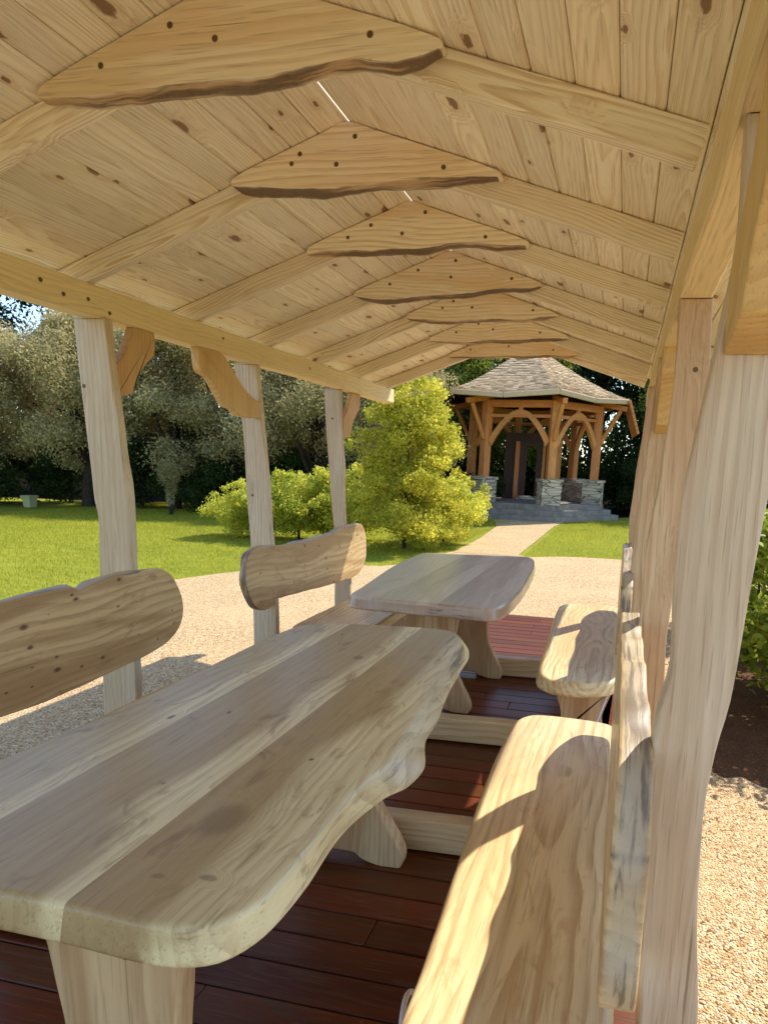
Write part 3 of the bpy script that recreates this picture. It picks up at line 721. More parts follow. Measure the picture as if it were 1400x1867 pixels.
bench('nearest right bench, sunlit slab seat with a big backrest shadow across it', seat1, seat1b, back1, (.018, .080, .02), [(-.15, 1.0, .16, .12, .17, 51), (-.15, 2.13, .16, .12, .17, 52)], 'slab benches beside the tables', 1, 4)
seat2 = [(-.398, 4.645), (-.34, 4.75), (-.2, 4.775), (-.02, 4.79), (.045, 4.7), (.05, 4.3), (.05, 3.5), (.05, 3.12), (.014, 3.03), (-.08, 2.965), (-.181, 2.944), (-.28, 2.958), (-.332, 3.05), (-.353, 3.297), (-.376, 3.758), (-.39, 4.2)]
seat2b = [(x_-(.02 if x_ < -.3 else 0), y_-(.015 if y_ < 3.2 else 0)) for x_, y_ in seat2]
back2 = [(3.2, .53), (3.6, .535), (4.0, .54), (4.4, .545), (4.65, .57), (4.76, .65), (4.79, .75), (4.75, .85), (4.66, .92), (4.5, .945), (4.3, .925), (4.1, .95), (3.85, .925), (3.6, .945), (3.4, .93), (3.25, .90), (3.15, .82), (3.10, .70), (3.12, .58)]
bench('far right sunlit bench, its seat right of the far table', seat2, seat2b, back2, (.016, .072, .02), [(-.13, 3.13, .155, .10, .14, 53), (-.15, 4.34, .16, .12, .17, 54)], 'slab benches beside the tables', 1, 6)
seat3 = [(-1.86, 1.25), (-1.80, 1.2), (-1.5, 1.2), (-1.43, 1.27), (-1.42, 1.7), (-1.44, 2.2), (-1.43, 2.6), (-1.47, 2.72), (-1.8, 2.73), (-1.86, 2.66), (-1.87, 2.0)]
back3 = [(1.22, .90), (1.45, .905), (1.65, .90), (1.8, .909), (1.928, .916), (2.06, .918), (2.11, .912), (2.147, .896), (2.20, .905), (2.321, .924), (2.414, .914), (2.50, .922), (2.586, .914), (2.66, .875), (2.715, .80), (2.745, .72), (2.735, .65), (2.69, .595), (2.62, .56), (2.5, .535), (2.257, .518), (1.983, .503), (1.76, .512), (1.5, .515), (1.25, .52), (1.15, .6), (1.12, .7), (1.15, .82)]
bench('nearest left bench, knotty backrest with dark waney top edge, cut off by the frame', seat3, [(x_+(.02 if x_ > -1.5 else 0), y_) for x_, y_ in seat3], back3, (-2.05, -2.098, 0.), [(-1.64, 1.42, .16, .12, .17, 55), (-1.64, 2.48, .16, .12, .17, 56)], 'slab benches beside the tables', -1, 8)
seat4 = [(-1.88, 3.50), (-1.82, 3.42), (-1.52, 3.42), (-1.44, 3.5), (-1.425, 3.8), (-1.44, 4.2), (-1.42, 4.7), (-1.45, 4.95), (-1.55, 5.03), (-1.8, 5.03), (-1.88, 4.95), (-1.89, 4.2)]
back4 = [(3.345, .80), (3.365, .865), (3.43, .902), (3.55, .905), (3.75, .895), (3.95, .888), (4.15, .888), (4.35, .892), (4.50, .90), (4.62, .918), (4.74, .935), (4.86, .928), (4.95, .935), (5.05, .915), (5.12, .84), (5.14, .74), (5.13, .63), (5.05, .55), (4.95, .515), (4.82, .503), (4.65, .512), (4.45, .523), (4.2, .532), (3.95, .545), (3.75, .555), (3.66, .558), (3.61, .525), (3.555, .515), (3.48, .528), (3.42, .57), (3.36, .65), (3.335, .72)]
bench('far left bench, backrest between two posts with rounded sunlit end', seat4, [(x_+(.02 if x_ > -1.5 else 0), y_) for x_, y_ in seat4], back4, (-2.08, -2.128, 0.), [(-1.65, 3.60, .16, .12, .17, 57), (-1.65, 4.75, .16, .12, .17, 58)], 'slab benches beside the tables', -1, 10)

# small things on the deck
mb = MB(); pts = [(.02, 3.10, .43), (-.02, 3.06, .33), (-.055, 3.03, .22), (-.085, 3.0, .12), (-.12, 2.97, .03), (-.20, 2.93, .006), (-.3, 2.9, .006)]
tube(mb, [tuple(p) for p in cr_open(pts)] if False else pts, .0055, 8)
tag(mb.build('power_cord', CORD), 'pale thin cord hanging down beside the far right bench leg', 'cord')
mb = MB(); pts = [(-.30, 1.46, .005), (-.345, 1.36, .02), (-.366, 1.27, .16), (-.372, 1.20, .29), (-.366, 1.12, .34), (-.35, 1.04, .30), (-.335, .98, .18), (-.33, .93, .03), (-.33, .85, .006)]
def cr_open(P, n=6):
    P = [Vector(p) for p in P]; out = []
    for i in range(len(P)-1):
        p0, p1, p2, p3 = P[max(i-1, 0)], P[i], P[i+1], P[min(i+2, len(P)-1)]
        for j in range(n):
            t = j/n; out.append(.5*((2*p1)+(p2-p0)*t+(2*p0-5*p1+4*p2-p3)*t*t+(3*p1-p0-3*p2+p3)*t**3))
    return out+[P[-1]]
tube(mb, cr_open(pts), .006, 8)
tag(mb.build('leg_edge_loop', CORD), 'thin grey loop as the lit edge of the near bench leg, above the dark deck', 'cable')  # pale loop stands in for the lit edge of the bench leg
sb = thing('folded_strap', 'small black and red folded strap lying on the deck by the far bench leg', 'strap', (-.25, 3.0, 0))
mb = MB(); beam(mb, (-.325, 3.14, .018), (-.265, 3.14, .018), .07, .030, c=.004, seed=3); mb.build('black_band', BLACK, sb)
mb = MB(); beam(mb, (-.263, 3.14, .018), (-.22, 3.14, .018), .072, .033, c=.004, seed=4); mb.build('red_band', RED, sb)

# ---------------------------------------------------------------- foliage
def leaves_mesh(name, pos, size, tint, seed, up=.4, shape='quad', outward=None):
    rg = np.random.RandomState(seed); n = len(pos)
    nrm = rg.normal(size=(n, 3)); nrm[:, 2] += up
    if outward is not None: nrm += outward*.9
    nrm /= np.linalg.norm(nrm, axis=1)[:, None]
    t = np.cross(nrm, rg.normal(size=(n, 3))); t /= np.linalg.norm(t, axis=1)[:, None]+1e-9
    b = np.cross(nrm, t)
    s = size*(.6+.8*rg.rand(n))[:, None]
    if shape == 'quad':
        pat = [(-1, 0, 0), (-.1, -.42, .05), (1, 0, -.1), (.1, .42, .05)]
    else:
        pat = [(-1, 0, 0), (-.45, -.34, .1), (.25, -.36, .08), (1, 0, -.22), (.25, .36, .08), (-.45, .34, .1)]
    k = len(pat)
    V = np.zeros((n, k, 3), np.float32)
    for i, (u_, v_, w_) in enumerate(pat):
        V[:, i] = pos+t*s*u_*.5+b*s*v_*.5*1.25+nrm*s*w_*.5
    me = bpy.data.meshes.new(name)
    me.vertices.add(n*k); me.vertices.foreach_set('co', V.ravel())
    me.loops.add(n*k); me.loops.foreach_set('vertex_index', np.arange(n*k, dtype=np.int32))
    me.polygons.add(n); me.polygons.foreach_set('loop_start', np.arange(0, n*k, k, dtype=np.int32)); me.polygons.foreach_set('loop_total', np.full(n, k, np.int32))
    at = me.attributes.new('tint', 'FLOAT', 'POINT'); at.data.foreach_set('value', np.repeat(np.clip(tint, 0, 1), k).astype(np.float32))
    me.update(); me.validate()
    return me

def crown_points(n, clumps, seed, shell=.55):
    """n leaf positions spread over overlapping leaf clumps (centre, radii)"""
    rg = np.random.RandomState(seed)
    C = np.array([c[:3] for c in clumps]); Rr = np.array([c[3:6] for c in clumps])
    vol = Rr.prod(1)**(2/3.); idx = rg.choice(len(C), n, p=vol/vol.sum())
    d = rg.normal(size=(n, 3)); d /= np.linalg.norm(d, axis=1)[:, None]
    rad = (shell+(1-shell)*rg.rand(n))*(1+.12*rg.normal(size=n))
    pos = C[idx]+d*Rr[idx]*rad[:, None]
    ctint = rg.rand(len(C))
    tint = .45*ctint[idx]+.55*rg.rand(n)
    return pos, tint, d

def make_clumps(seed, rx, ry, z0, z1, k, cr, top_heavy=0.5, prof=None):
    rg = np.random.RandomState(seed); out = []
    for i in range(k):
        u = rg.rand()**top_heavy; z = z0+(z1-z0)*u
        p = prof(u) if prof else math.sqrt(max(.05, 1-(2*u-1)**2))
        a = rg.rand()*6.28; q = math.sqrt(rg.rand())*p
        s = cr*(.6+.8*rg.rand())
        out.append((rx*q*math.cos(a), ry*q*math.sin(a), z, s, s, s*.75))
    return out

def trunk_mesh(mb, h, r0, clumps, seed, base_split=.35, nb=9):
    rg = np.random.RandomState(seed)
    tips = [clumps[i] for i in rg.choice(len(clumps), min(nb, len(clumps)), replace=False)]
    spine = [(0, 0, -.1)]+[(rg.normal()*.04*h*t, rg.normal()*.04*h*t, h*t) for t in (.15, .35, .55, .8)]
    tube(mb, cr_open(spine, 3), [r0*(1.25-.95*i/12) for i in range(13)], 8, seed)
    for tp in tips:
        t0 = base_split+rg.rand()*.4
        i = min(3, int(t0/.25)); s = Vector(spine[i+1])*1.0
        e = Vector(tp[:3]); m = (s+e)*.5+Vector((rg.normal()*.1, rg.normal()*.1, -.08))*h*.15
        P = cr_open([s, m, e], 4); tube(mb, P, [r0*.5*(1-.85*j/(len(P)-1)) for j in range(len(P))], 6, seed)

class Kind:
    """one kind of plant: leaf mesh and stem mesh, placed again and again as separate things"""
    def __init__(s, name, leaf, lm, clumps, n, size, h, r0, seed, leafy='foliage', stem='trunk', split=.35, nb=9, shell=.5, shape='quad', up=.4):
        pos, tint, d = crown_points(n, clumps, seed, shell)
        keep = pos[:, 2] > .03; pos, tint, d = pos[keep], tint[keep], d[keep]
        s.fm = leaves_mesh(name+'_leaves', pos, size, tint, seed, up, shape, d); s.fm.materials.append(lm)
        mb = MB(); trunk_mesh(mb, h, r0, clumps, seed+1, split, nb)
        o = mb.build('trunk', BARKM); s.tm = o.data; bpy.data.objects.remove(o)
        s.name, s.leafy, s.stem = name, leafy, stem
    def place(s, x, y, rot, sc, label, cat, group=None, sz=None, z=GZ, lean=(0, 0)):
        o = bpy.data.objects.new(s.name, None); COL.objects.link(o)
        o.location = (x, y, z); o.rotation_euler = (lean[0], lean[1], rot); o.scale = (sc, sc, sz or sc)
        tag(o, label, cat, group)
        for nm, me in ((s.leafy, s.fm), (s.stem, s.tm)):
            c = bpy.data.objects.new(nm, me); COL.objects.link(c); c.parent = o
        return o

OL = [Kind('olive_tree', 'crown', L_OLIVE, make_clumps(11+i, 2.05, 2.05, 1.05, 4.8, 64, .60, .65), 56000, .075, 3.2, .16, 11+i, 'crown', 'trunk', .2, 12, .35) for i in range(3)]
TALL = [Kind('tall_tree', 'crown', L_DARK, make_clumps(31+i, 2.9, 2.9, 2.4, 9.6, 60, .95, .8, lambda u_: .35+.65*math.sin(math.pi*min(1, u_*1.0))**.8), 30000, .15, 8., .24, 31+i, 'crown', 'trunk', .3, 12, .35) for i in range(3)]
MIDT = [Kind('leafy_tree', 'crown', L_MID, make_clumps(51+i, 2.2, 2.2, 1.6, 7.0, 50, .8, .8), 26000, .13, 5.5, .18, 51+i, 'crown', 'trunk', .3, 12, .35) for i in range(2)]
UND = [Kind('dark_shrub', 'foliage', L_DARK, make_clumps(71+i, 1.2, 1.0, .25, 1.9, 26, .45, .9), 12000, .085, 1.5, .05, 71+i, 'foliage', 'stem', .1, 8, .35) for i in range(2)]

# left row of grey-green trees along the lawn
rg = np.random.RandomState(5)
olv = [(-17.6, 15.6, 1.02, 'far left grey-green tree with pale drooping foliage at the lawn edge'), (-15.2, 17.2, 1.06, 'grey-green round tree left of the nearest left post'),
       (-12.9, 17.9, 1.05, 'grey-green round tree just right of the nearest left post'), (-10.9, 18.4, 1.10, 'broad grey-green tree between the first and second left posts'),
       (-8.6, 18.6, 1.02, 'pale olive tree behind the second left post'), (-6.6, 19.0, 1.0, 'pale olive tree between the second post and the yellow shrub'),
       (-19.8, 13.6, 1.05, 'outermost grey-green tree cut by the left picture edge')]
for i, (x, y, s, lb) in enumerate(olv):
    OL[i % 3].place(x, y-.8, rg.rand()*6.28, s, lb, 'tree', 'grey-green trees along the lawn')
tl = [(-27, 21, 1.1, 'tall dark tree at the far left with sky showing through its crown'), (-21.8, 24, 1.15, 'tall dark tree at left, sky gaps beside it'), (-16.2, 26, 1.0, 'tall dark tree behind the olive trees left of centre'),
      (-12, 27, .95, 'dark tree rising behind the broad olive tree'), (-8.2, 28.5, .95, 'dark tree behind the pale olive trees'), (-4.6, 31, 1.05, 'dark tall tree behind the left slope of the garden shelter roof'),
      (1.6, 31.5, 1.1, 'dark tall tree just right of the garden shelter'), (4.4, 27.5, 1.0, 'dark tree filling the gap by the far right posts'), (-1.6, 34, 1.2, 'dark tree directly behind the garden shelter roof'), (7.5, 29, 1.05, 'dark tree to the right behind the posts'), (-33, 24, 1.1, 'dark tree at the outer left of the wood'), (3.0, 33.5, 1.15, 'dark tree behind the gap between the shelter and the right posts'), (5.6, 34, 1.2, 'dark tree farthest back at the right')]
for i, (x, y, s, lb) in enumerate(tl):
    TALL[i % 3].place(x, y, rg.rand()*6.28, s, lb, 'tree', 'tall dark trees behind the garden')
for i, (x, y, s, lb) in enumerate([(-6.1, 25.5, .95, 'bright green tree left of the garden shelter roof'), (-3.9, 27.2, 1.0, 'yellow-green tree peeping over the garden shelter roof'), (2.2, 27.0, .85, 'green tree right of the shelter roof')]):
    MIDT[i % 2].place(x, y, rg.rand()*6.28, s, lb, 'tree', 'green trees behind the shelter')
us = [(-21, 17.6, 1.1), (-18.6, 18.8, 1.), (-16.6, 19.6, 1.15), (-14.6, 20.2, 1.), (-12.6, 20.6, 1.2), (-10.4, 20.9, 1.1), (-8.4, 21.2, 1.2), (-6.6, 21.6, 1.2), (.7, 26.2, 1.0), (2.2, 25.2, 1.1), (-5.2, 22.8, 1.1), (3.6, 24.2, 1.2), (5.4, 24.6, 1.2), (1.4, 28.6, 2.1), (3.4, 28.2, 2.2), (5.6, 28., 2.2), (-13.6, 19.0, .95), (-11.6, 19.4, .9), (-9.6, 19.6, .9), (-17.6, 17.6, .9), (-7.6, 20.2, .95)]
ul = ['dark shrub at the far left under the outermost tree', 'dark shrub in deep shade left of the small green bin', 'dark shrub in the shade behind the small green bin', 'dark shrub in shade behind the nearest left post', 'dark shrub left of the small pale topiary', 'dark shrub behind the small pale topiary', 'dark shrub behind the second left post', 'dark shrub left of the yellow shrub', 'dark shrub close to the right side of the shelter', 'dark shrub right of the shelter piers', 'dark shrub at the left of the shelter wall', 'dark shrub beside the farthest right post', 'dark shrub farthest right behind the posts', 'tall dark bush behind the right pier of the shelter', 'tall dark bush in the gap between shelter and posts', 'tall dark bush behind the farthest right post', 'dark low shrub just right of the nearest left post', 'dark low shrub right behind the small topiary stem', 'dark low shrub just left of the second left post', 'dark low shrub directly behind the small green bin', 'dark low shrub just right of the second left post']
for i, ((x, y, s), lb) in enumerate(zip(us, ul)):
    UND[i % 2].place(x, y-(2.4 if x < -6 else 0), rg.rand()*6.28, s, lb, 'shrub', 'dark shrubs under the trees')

# far wood that closes the horizon
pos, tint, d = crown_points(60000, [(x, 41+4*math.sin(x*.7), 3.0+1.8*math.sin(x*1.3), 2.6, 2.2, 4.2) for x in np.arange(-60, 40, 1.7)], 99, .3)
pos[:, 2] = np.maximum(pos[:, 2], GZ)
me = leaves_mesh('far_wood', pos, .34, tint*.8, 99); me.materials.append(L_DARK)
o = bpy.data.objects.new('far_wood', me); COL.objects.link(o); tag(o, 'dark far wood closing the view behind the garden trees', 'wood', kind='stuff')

# a clipped dark hedge closes the shade under the trees
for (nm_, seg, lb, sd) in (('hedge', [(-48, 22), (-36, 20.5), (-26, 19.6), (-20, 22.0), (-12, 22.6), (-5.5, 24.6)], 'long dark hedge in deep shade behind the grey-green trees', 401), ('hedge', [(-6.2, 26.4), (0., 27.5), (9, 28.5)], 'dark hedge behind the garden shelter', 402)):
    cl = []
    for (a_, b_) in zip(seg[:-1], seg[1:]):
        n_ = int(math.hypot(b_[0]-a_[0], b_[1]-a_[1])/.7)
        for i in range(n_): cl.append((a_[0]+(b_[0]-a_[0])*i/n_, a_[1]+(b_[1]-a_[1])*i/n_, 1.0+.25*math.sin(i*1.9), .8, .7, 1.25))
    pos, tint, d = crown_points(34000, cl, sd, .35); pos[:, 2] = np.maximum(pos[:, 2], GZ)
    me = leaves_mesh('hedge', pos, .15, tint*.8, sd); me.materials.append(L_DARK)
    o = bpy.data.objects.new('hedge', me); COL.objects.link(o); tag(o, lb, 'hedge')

# yellow shrub in the middle, built of upright sprays
prof = lambda u_: (1-.55*u_)*(.75+.25*math.sin(u_*9))
YS = Kind('yellow_shrub', 'foliage', L_YEL, make_clumps(201, 1.22, 1.1, .3, 2.5, 120, .27, 1.0, lambda u_: (1.08-.75*u_**1.6))+make_clumps(203, 1.45, 1.2, .5, 2.85, 110, .13, .8, lambda u_: (1.08-.75*u_**1.6)), 60000, .05, 1.9, .035, 201, 'foliage', 'stem', .02, 16, .3)
YS.place(-3.95, 11.6, .4, 1.08, 'tall golden green shrub beside the gravel path, left of the shelter', 'shrub', lean=(.0, .03))
HS = [Kind('low_shrub', 'foliage', L_HEDGE, make_clumps(221+i, .95, .8, .2, .95, 34, .25, .9)+make_clumps(231+i, 1.1, .95, .3, 1.15, 50, .11, .8), 22000, .05, .8, .025, 221+i, 'foliage', 'stem', .05, 10, .35) for i in range(2)]
for i, (x, y, s, sz, lb) in enumerate([(-7.2, 11.9, 1.0, .95, 'low yellow-green shrub at the left end of the hedge on the lawn'), (-6.35, 12.1, 1.1, 1.15, 'low shrub in the middle of the hedge behind the second left post'),
                                       (-5.45, 12.2, 1.15, 1.25, 'low shrub between the third left post and the hedge middle')]):
    HS[i % 2].place(x, y, i*1.7, s, lb, 'shrub', 'low hedge shrubs on the lawn', sz)
for i, (x, y, s, sz, lb) in enumerate([(-3.55, 12.9, .95, 1.1, 'low bright shrub right of the golden shrub beside the path'), (-3.55, 11.5, .52, .6, 'smallest low shrub in front of the golden shrub'), (-3.75, 14.3, .95, 1.1, 'low shrub beside the path towards the shelter wall')]):
    HS[i % 2].place(x, y, 2+i*1.3, s, lb, 'shrub', 'low shrubs beside the path', sz)
# the near shrub beyond the right posts
NS = Kind('leafy_bush', 'foliage', L_NEAR, make_clumps(241, 1.0, 1.0, .10, 1.5, 80, .22, 1.1), 17000, .07, 1.1, .018, 241, 'foliage', 'stem', .03, 14, .3, 'leaf', .8)
NS.place(1.62, 4.75, .3, 1.0, 'leafy bright green bush right of the nearest post on dark mulch', 'bush')
NS.place(1.35, 6.7, 2.3, .8, 'green bush seen in the gap between the right posts', 'bush')

# grass blades over the visible lawn
def grass(name, n, region, seed):
    rg = np.random.RandomState(seed)
    (xa, xb, ya, yb, test) = region
    P = []
    while len(P) < n:
        q = rg.rand(n, 2)*[xb-xa, yb-ya]+[xa, ya]
        P += [tuple(t) for t in q if test(t[0], t[1])]
    P = np.array(P[:n]); hgt = .022+.03*rg.rand(n); an = rg.rand(n)*6.28
    ln = rg.normal(size=(n, 2))*.014
    V = np.zeros((n, 3, 3), np.float32)
    dx = np.stack([np.cos(an), np.sin(an)], 1)*.0045
    V[:, 0, :2] = P-dx; V[:, 1, :2] = P+dx; V[:, 2, :2] = P+ln
    V[:, :2, 2] = GZ-.008; V[:, 2, 2] = GZ-.008+hgt
    me = bpy.data.meshes.new(name)
    me.vertices.add(n*3); me.vertices.foreach_set('co', V.ravel())
    me.loops.add(n*3); me.loops.foreach_set('vertex_index', np.arange(n*3, dtype=np.int32))
    me.polygons.add(n); me.polygons.foreach_set('loop_start', np.arange(0, n*3, 3, dtype=np.int32)); me.polygons.foreach_set('loop_total', np.full(n, 3, np.int32))
    at = me.attributes.new('tint', 'FLOAT', 'POINT'); at.data.foreach_set('value', np.repeat(rg.rand(n), 3).astype(np.float32))
    me.update(); me.validate(); me.materials.append(L_GRASS)
    o = bpy.data.objects.new(name, me); COL.objects.link(o)
    return tag(o, 'short mown green grass of the lawn', 'grass', kind='stuff')
L_GRASS = leafmat('grass_blade', (.23, .265, .018, 1), (.53, .50, .055, 1), .42)
from bisect import bisect
ypts = smooth_closed(yard, 240)
def in_yard(x, y):
    c = False; j = len(ypts)-1
    for i in range(len(ypts)):
        xi, yi = ypts[i]; xj, yj = ypts[j]
        if (yi > y) != (yj > y) and x < (xj-xi)*(y-yi)/(yj-yi)+xi: c = not c
        j = i
    return c
def on_lawn(x, y):
    if x > -3.2 and x < -1.7 and y > 11.2: return False
    if y > 19.2+max(0, x+3)*.8: return False
    if x > 1.5: return False
    return not in_yard(x, y)
grass('grass_blades', 150000, (-15, 1.5, 5., 21, on_lawn), 3)

# small garden things far left
tp = thing('topiary', 'small pale twisted topiary at the shaded lawn edge', 'shrub', (-11.68, 15.3, GZ))
pos, tint, d = crown_points(2500, [(0, 0, 1.05, .28, .28, .34), (.03, .02, .7, .16, .16, .2), (0, 0, .42, .11, .11, .25)], 77, .6)
me = leaves_mesh('foliage', pos+np.array([-11.68, 15.3, GZ]), .05, tint, 77); me.materials.append(L_OLIVE); link('foliage', me, None, tp)
mb = MB(); tube(mb, [(-11.68, 15.3, GZ-.05), (-11.66, 15.31, GZ+.4), (-11.68, 15.3, GZ+.9)], [.06, .045, .03], 8); mb.build('stem', BARKM, tp)
bn = thing('garden_bin', 'small pale green bin at the shaded lawn edge on the left', 'bin', (-16.0, 15.2, GZ))
mb = MB()
v = []
for (z, h2) in ((0, .10), (.26, .13), (.26, .15), (.30, .15)):
    v += [(-16.0+sx*h2, 15.2+sy*h2, GZ+z) for sx, sy in ((-1, -1), (1, -1), (1, 1), (-1, 1))]
f = [[k*4+i, k*4+(i+1) % 4, (k+1)*4+(i+1) % 4, (k+1)*4+i] for k in range(3) for i in range(4)]+[[0, 1, 2, 3]]
mb.add(v, f, [False]*len(f), [(0, 0, 0)]*16, .5, [0]*16); mb.build('body', BINC, bn)
mb = MB(); beam(mb, (-16.0, 15.05, GZ+.312), (-16.0, 15.35, GZ+.312), .30, .022, c=.006); mb.build('lid', BINC, bn)

# ---------------------------------------------------------------- garden shelter (gazebo) at the end of the path
def stone_mat():
    N = NT('dry_stone')
    g = N.n('ShaderNodeTexCoord').outputs['Object']
    v = N.vmath('MULTIPLY', N.vmath('ADD', g, N.vmath('MULTIPLY', N.noise(g, 2.5, 2.).outputs['Color'], (.12, .12, .05))), (2.4, 2.4, 13.))
    vo = N.n('ShaderNodeTexVoronoi', feature='F1'); N.l(v, vo.inputs['Vector']); vo.inputs['Scale'].default_value = 1.
    ve = N.n('ShaderNodeTexVoronoi', feature='DISTANCE_TO_EDGE'); N.l(v, ve.inputs['Vector']); ve.inputs['Scale'].default_value = 1.
    c = N.mix(N.sep(vo.outputs['Color'])[0], lin(172, 158, 138), lin(224, 208, 182))
    c = N.mix(N.math('MULTIPLY', N.noise(g, 14., 4.).outputs['Fac'], .5), c, lin(170, 158, 140))
    e = N.step(ve.outputs['Distance'], .0, .07)
    c = N.mix(e, lin(84, 78, 72), c)
    N.bsdf(c, .9, N.bump(e, .8, .03), spec=.2)
    return N.m
STONE = stone_mat(); FLAG = simple('flagstone', lin(150, 140, 128), .85, var=.35, scale=5.)
GC = Vector((-3.12, 22.0, 0)); GH = math.atan2(-GC.x, GC.y)      # heading: away from the camera
GZB = thing('garden_shelter', 'hexagonal timber shelter with shingled pointed roof on stone piers at the path end', 'gazebo', (GC.x, GC.y, GZ))
gr = Vector((math.cos(GH), math.sin(GH), 0)); ga = Vector((-math.sin(GH), math.cos(GH), 0))
TILT = .03                                                     # the old shelter leans a little
def gp(x, y, z):
    return tuple(Vector((GC.x, GC.y, 0))+gr*(x+TILT*(z-.3))+ga*y+Vector((0, 0, z)))
D16 = R(16); RP = 2.12
ang = [D16+R(60)*k for k in range(6)]
def vert(k, rad): return (rad*math.sin(ang[k % 6]), -rad*math.cos(ang[k % 6]))
PLZ = .33
def gprism(name, mat, pts, z0, z1, parent=GZB, grain=False):
    mb = MB(); n = len(pts)
    v = [gp(x, y, z0) for x, y in pts]+[gp(x, y, z1) for x, y in pts]
    f = [[i, (i+1) % n, n+(i+1) % n, n+i] for i in range(n)]+[list(range(n)), list(range(n, 2*n))]
    gc = [(z0, x, y) for x, y in pts]+[(z1, x, y) for x, y in pts]
    mb.add(v, f, [False]*len(f), gc, random.random(), [0.]*2*n)
    return mb.build(name, mat, parent)
def sq(x, y, h, rot=0):
    c, s = math.cos(rot), math.sin(rot)
    return [(x+c*a_-s*b_, y+s*a_+c*b_) for a_, b_ in ((-h, -h), (h, -h), (h, h), (-h, h))]
gprism('platform', FLAG, [vert(k, 2.50) for k in range(6)], GZ-.1, PLZ)
gprism('step', FLAG, [vert(k, 2.76) for k in range(6)], GZ-.1, .16)
gprism('step', FLAG, [vert(k, 3.02) for k in range(6)], GZ-.1, .0)
PZ = 1.10; BZ = 3.42
for k in range(6):
    x, y = vert(k, RP); rot = ang[k]
    hw = .30
    pr = gprism('stone_pier', STONE, sq(x, y, hw, rot), PLZ-.02, PZ-.09)
    gprism('capstone', STONE, sq(x, y, hw+.035, rot), PZ-.088, PZ, pr)
    gprism('post', GAZ, sq(x, y, .122, rot), PZ, BZ)
    # ring beam and arched braces
    x2, y2 = vert(k+1, RP)
    d = Vector((x2-x, y2-y)); L_ = d.length; d.normalize(); nrm = Vector((-d.y, d.x))
    mb = MB(); beam(mb, gp(x, y, BZ-.10), gp(x2, y2, BZ-.10), .16, .22, c=.01, seed=k); mb.build('ring_beam', GAZ, GZB)
    mb = MB(); beam(mb, gp(x, y, BZ-.46), gp(x2, y2, BZ-.46), .10, .10, c=.01, seed=k+9); mb.build('tie_rail', GAZ, GZB)
    arc_o = []; arc_i = []
    nn = 14
    for i in range(nn+1):
        s = i/nn
        # pointed arch from post to post
        q = 1-abs(2*s-1)
        zz = 2.25+.90*math.sin(q*math.pi/2)**.9
        arc_o.append((.10+s*(L_-.2), zz)); arc_i.append((.10+(.10 if q < .05 else .10*(1-q)) *(1 if s < .5 else -1)+s*(L_-.2), zz-.155-.03*(1-q)))
    A2 = arc_o+list(reversed(arc_i))
    mb = MB(); v = []; f = []; sm = []; gcs = []
    for t in (-.06, .06):
        for (s, z) in A2:
            v.append(gp(x+d.x*s+nrm.x*t, y+d.y*s+nrm.y*t, z)); gcs.append((s, z, t))
    m = len(A2)
    for i in range(m): f.append([i, (i+1) % m, m+(i+1) % m, m+i]); sm.append(False)
    for i in range(nn):
        f.append([i, i+1, m-2-i, m-1-i]); f.append([m+i, m+i+1, 2*m-2-i, 2*m-1-i]); sm += [False, False]
    mb.add(v, f, sm, gcs, .5, [0.]*len(v)); mb.build('arched_brace', GAZ, GZB)
    mb = MB(); beam(mb, gp((x+x2)/2, (y+y2)/2, 3.12), gp((x+x2)/2, (y+y2)/2, BZ-.2), .14, .14, up=(1, 0, 0), c=.01, seed=k+3); mb.build('king_strut', GAZ, GZB)
    # rafter tail and its strut under the eave
    xo, yo = vert(k, 2.98)
    mb = MB(); beam(mb, gp(x*.9, y*.9, BZ+.12), gp(xo, yo, BZ-.08), .14, .16, c=.01, seed=k+5); mb.build('rafter_tail', GAZ, GZB)
    mb = MB(); P = cr_open([gp(x*1.05, y*1.05, 2.25), gp(x*1.14, y*1.14, 2.65), gp(xo*.93, yo*.93, BZ-.12)], 5); tube(mb, P, .075, 6, k); mb.build('eave_strut', GAZ, GZB)
# shingled roof: courses of separate shingles on a flared pyramid
EZ, AZ, ER = 3.52, 5.36, 3.28
def roof_pt(k, s, v_):
    """side k, s in 0..1 across the side, v_ in 0 (eave) .. 1 (apex)"""
    rad = ER*(1-v_)
    x0_, y0_ = vert(k, rad); x1_, y1_ = vert(k+1, rad)
    fl = (v_**1.22)
    lift = .10*(abs(2*s-1)**2)*(1-v_)**2
    return Vector((x0_+(x1_-x0_)*s-.28, y0_+(y1_-y0_)*s, EZ+(AZ-EZ)*fl+lift))
mb = MB(); rg = np.random.RandomState(17); courses = 30
for k in range(6):
    for c_ in range(courses):
        v0 = c_/courses; v1 = (c_+1.35)/courses
        width = ER*(1-v0); ns = max(1, int(width/.17)); shift = rg.rand()/max(1, ns)
        edges = [0.]+[min(1, (i+rg.uniform(-.2, .2))/ns+shift*.5) for i in range(1, ns)]+[1.]
        for i in range(ns):
            s0, s1 = edges[i], edges[i+1]
            if s1-s0 < .004: continue
            lift = .035+rg.uniform(0, .02); dv = rg.uniform(-.006, .006)
            a_ = roof_pt(k, s0, max(0, v0+dv)); b_ = roof_pt(k, s1, max(0, v0+dv)); c2 = roof_pt(k, s1, min(1, v1)); d2 = roof_pt(k, s0, min(1, v1))
            up_ = Vector((0, 0, lift)); dn = Vector((0, 0, lift-.028))
            q = [a_+up_, b_+up_, c2+Vector((0, 0, .008)), d2+Vector((0, 0, .008)), a_+dn, b_+dn]
            mb.add([gp(*t) for t in q], [[0, 1, 2, 3], [4, 5, 1, 0]], [False]*2, [(0, 0, 0)]*6, rg.rand(), [0.]*6)
rf = mb.build('roof', SHING, GZB)
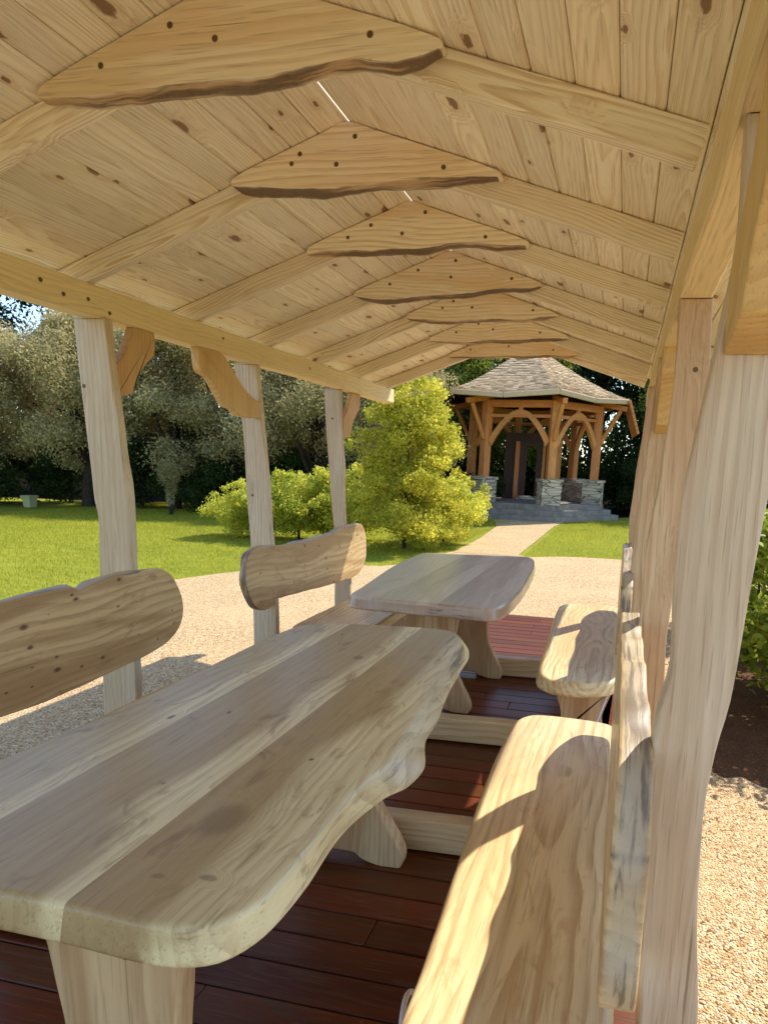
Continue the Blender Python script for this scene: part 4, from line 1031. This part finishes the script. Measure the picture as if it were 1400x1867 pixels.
# soffit (boarded underside) closes the roof from below
mb = MB(); v = []; f = []
for k in range(6):
    n0 = len(v)
    for c_ in range(9):
        for s in range(9):
            p = roof_pt(k, s/8, c_/8); v.append(gp(p.x, p.y, p.z-.035))
    for c_ in range(8):
        for s in range(8): f.append([n0+c_*9+s, n0+c_*9+s+1, n0+(c_+1)*9+s+1, n0+(c_+1)*9+s])
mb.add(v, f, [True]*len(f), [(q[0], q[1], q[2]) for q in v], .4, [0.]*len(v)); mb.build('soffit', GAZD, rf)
for k in range(6):                                            # fascia boards along the eaves
    mb = MB(); p = roof_pt(k, 0, 0); q = roof_pt(k, .5, 0); p2 = roof_pt(k, 1, 0)
    for (u_, w_) in ((p, q), (q, p2)):
        beam(mb, gp(u_.x, u_.y, u_.z-.06), gp(w_.x, w_.y, w_.z-.06), .07, .15, c=.02, seed=k)
    mb.build('fascia', SHING, GZB)
mb = MB(); tube(mb, [gp(-.28, 0, AZ-.05), gp(-.28, 0, AZ+.04), gp(-.28, 0, AZ+.10)], [.13, .10, .05], 8); mb.build('finial', SHING, rf)
# the drooping shingled wing on the right
x, y = vert(1, ER)
mb = MB(); rg = np.random.RandomState(3)
for i in range(8):
    t0 = i/8; t1 = (i+1.2)/8
    q = []
    for t in (t0, min(1., t1)):
        for s in (0, 1):
            q.append((x-.25+.36*t-.05*s, y-.2+.75*s, EZ+.10-1.02*t-.08*s))
    v = [gp(*p) for p in q]+[gp(p[0]-.07, p[1], p[2]-.03) for p in q]
    mb.add(v, [[0, 1, 3, 2], [4, 5, 7, 6], [0, 1, 5, 4], [2, 3, 7, 6], [0, 2, 6, 4], [1, 3, 7, 5]], [False]*6, [(0, 0, 0)]*8, rg.rand(), [0.]*8)
mb.build('eave_wing', GAZ, GZB)
# inner room: back wall, doorway and side panels
def gbox(name, mat, x0, x1, y0, y1, z0, z1, parent=GZB):
    return gprism(name, mat, [(x0, y0), (x1, y0), (x1, y1), (x0, y1)], z0, z1, parent)
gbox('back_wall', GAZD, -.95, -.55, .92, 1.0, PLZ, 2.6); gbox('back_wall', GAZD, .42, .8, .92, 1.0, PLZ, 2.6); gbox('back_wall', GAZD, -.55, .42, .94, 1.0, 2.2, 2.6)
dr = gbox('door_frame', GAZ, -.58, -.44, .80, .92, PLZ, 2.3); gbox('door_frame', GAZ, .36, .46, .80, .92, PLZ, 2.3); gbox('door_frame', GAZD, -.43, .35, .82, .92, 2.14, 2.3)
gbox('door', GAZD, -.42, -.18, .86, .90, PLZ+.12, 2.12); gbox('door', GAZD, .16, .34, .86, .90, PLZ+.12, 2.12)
gbox('threshold', STONE, -.43, .35, .62, .90, PLZ, PLZ+.11)
gbox('side_panel', GAZ, .62, 1.0, .55, .62, PLZ, 2.35)
for k, (s0, s1) in ((5, (.12, .88)), (1, (.15, .85))):         # low stone walls between piers
    x, y = vert(k, RP); x2, y2 = vert(k+1, RP); d = Vector((x2-x, y2-y)); nn_ = Vector((-d.y, d.x)).normalized()*.13
    if k == 5: continue
    p = [(x+d.x*s0-nn_.x, y+d.y*s0-nn_.y), (x+d.x*s1-nn_.x, y+d.y*s1-nn_.y), (x+d.x*s1+nn_.x, y+d.y*s1+nn_.y), (x+d.x*s0+nn_.x, y+d.y*s0+nn_.y)]
    gprism('low_wall', STONE, p, PLZ, .98)
x, y = vert(4, RP); x5, y5 = vert(5, RP); d = Vector((x-x5, y-y5)); nn_ = Vector((-d.y, d.x)).normalized()*.14
p = [(x5+d.x*.13-nn_.x, y5+d.y*.13-nn_.y), (x5+d.x*.87-nn_.x, y5+d.y*.87-nn_.y), (x5+d.x*.87+nn_.x, y5+d.y*.87+nn_.y), (x5+d.x*.13+nn_.x, y5+d.y*.13+nn_.y)]
gprism('low_wall', STONE, p, PLZ, 1.0)
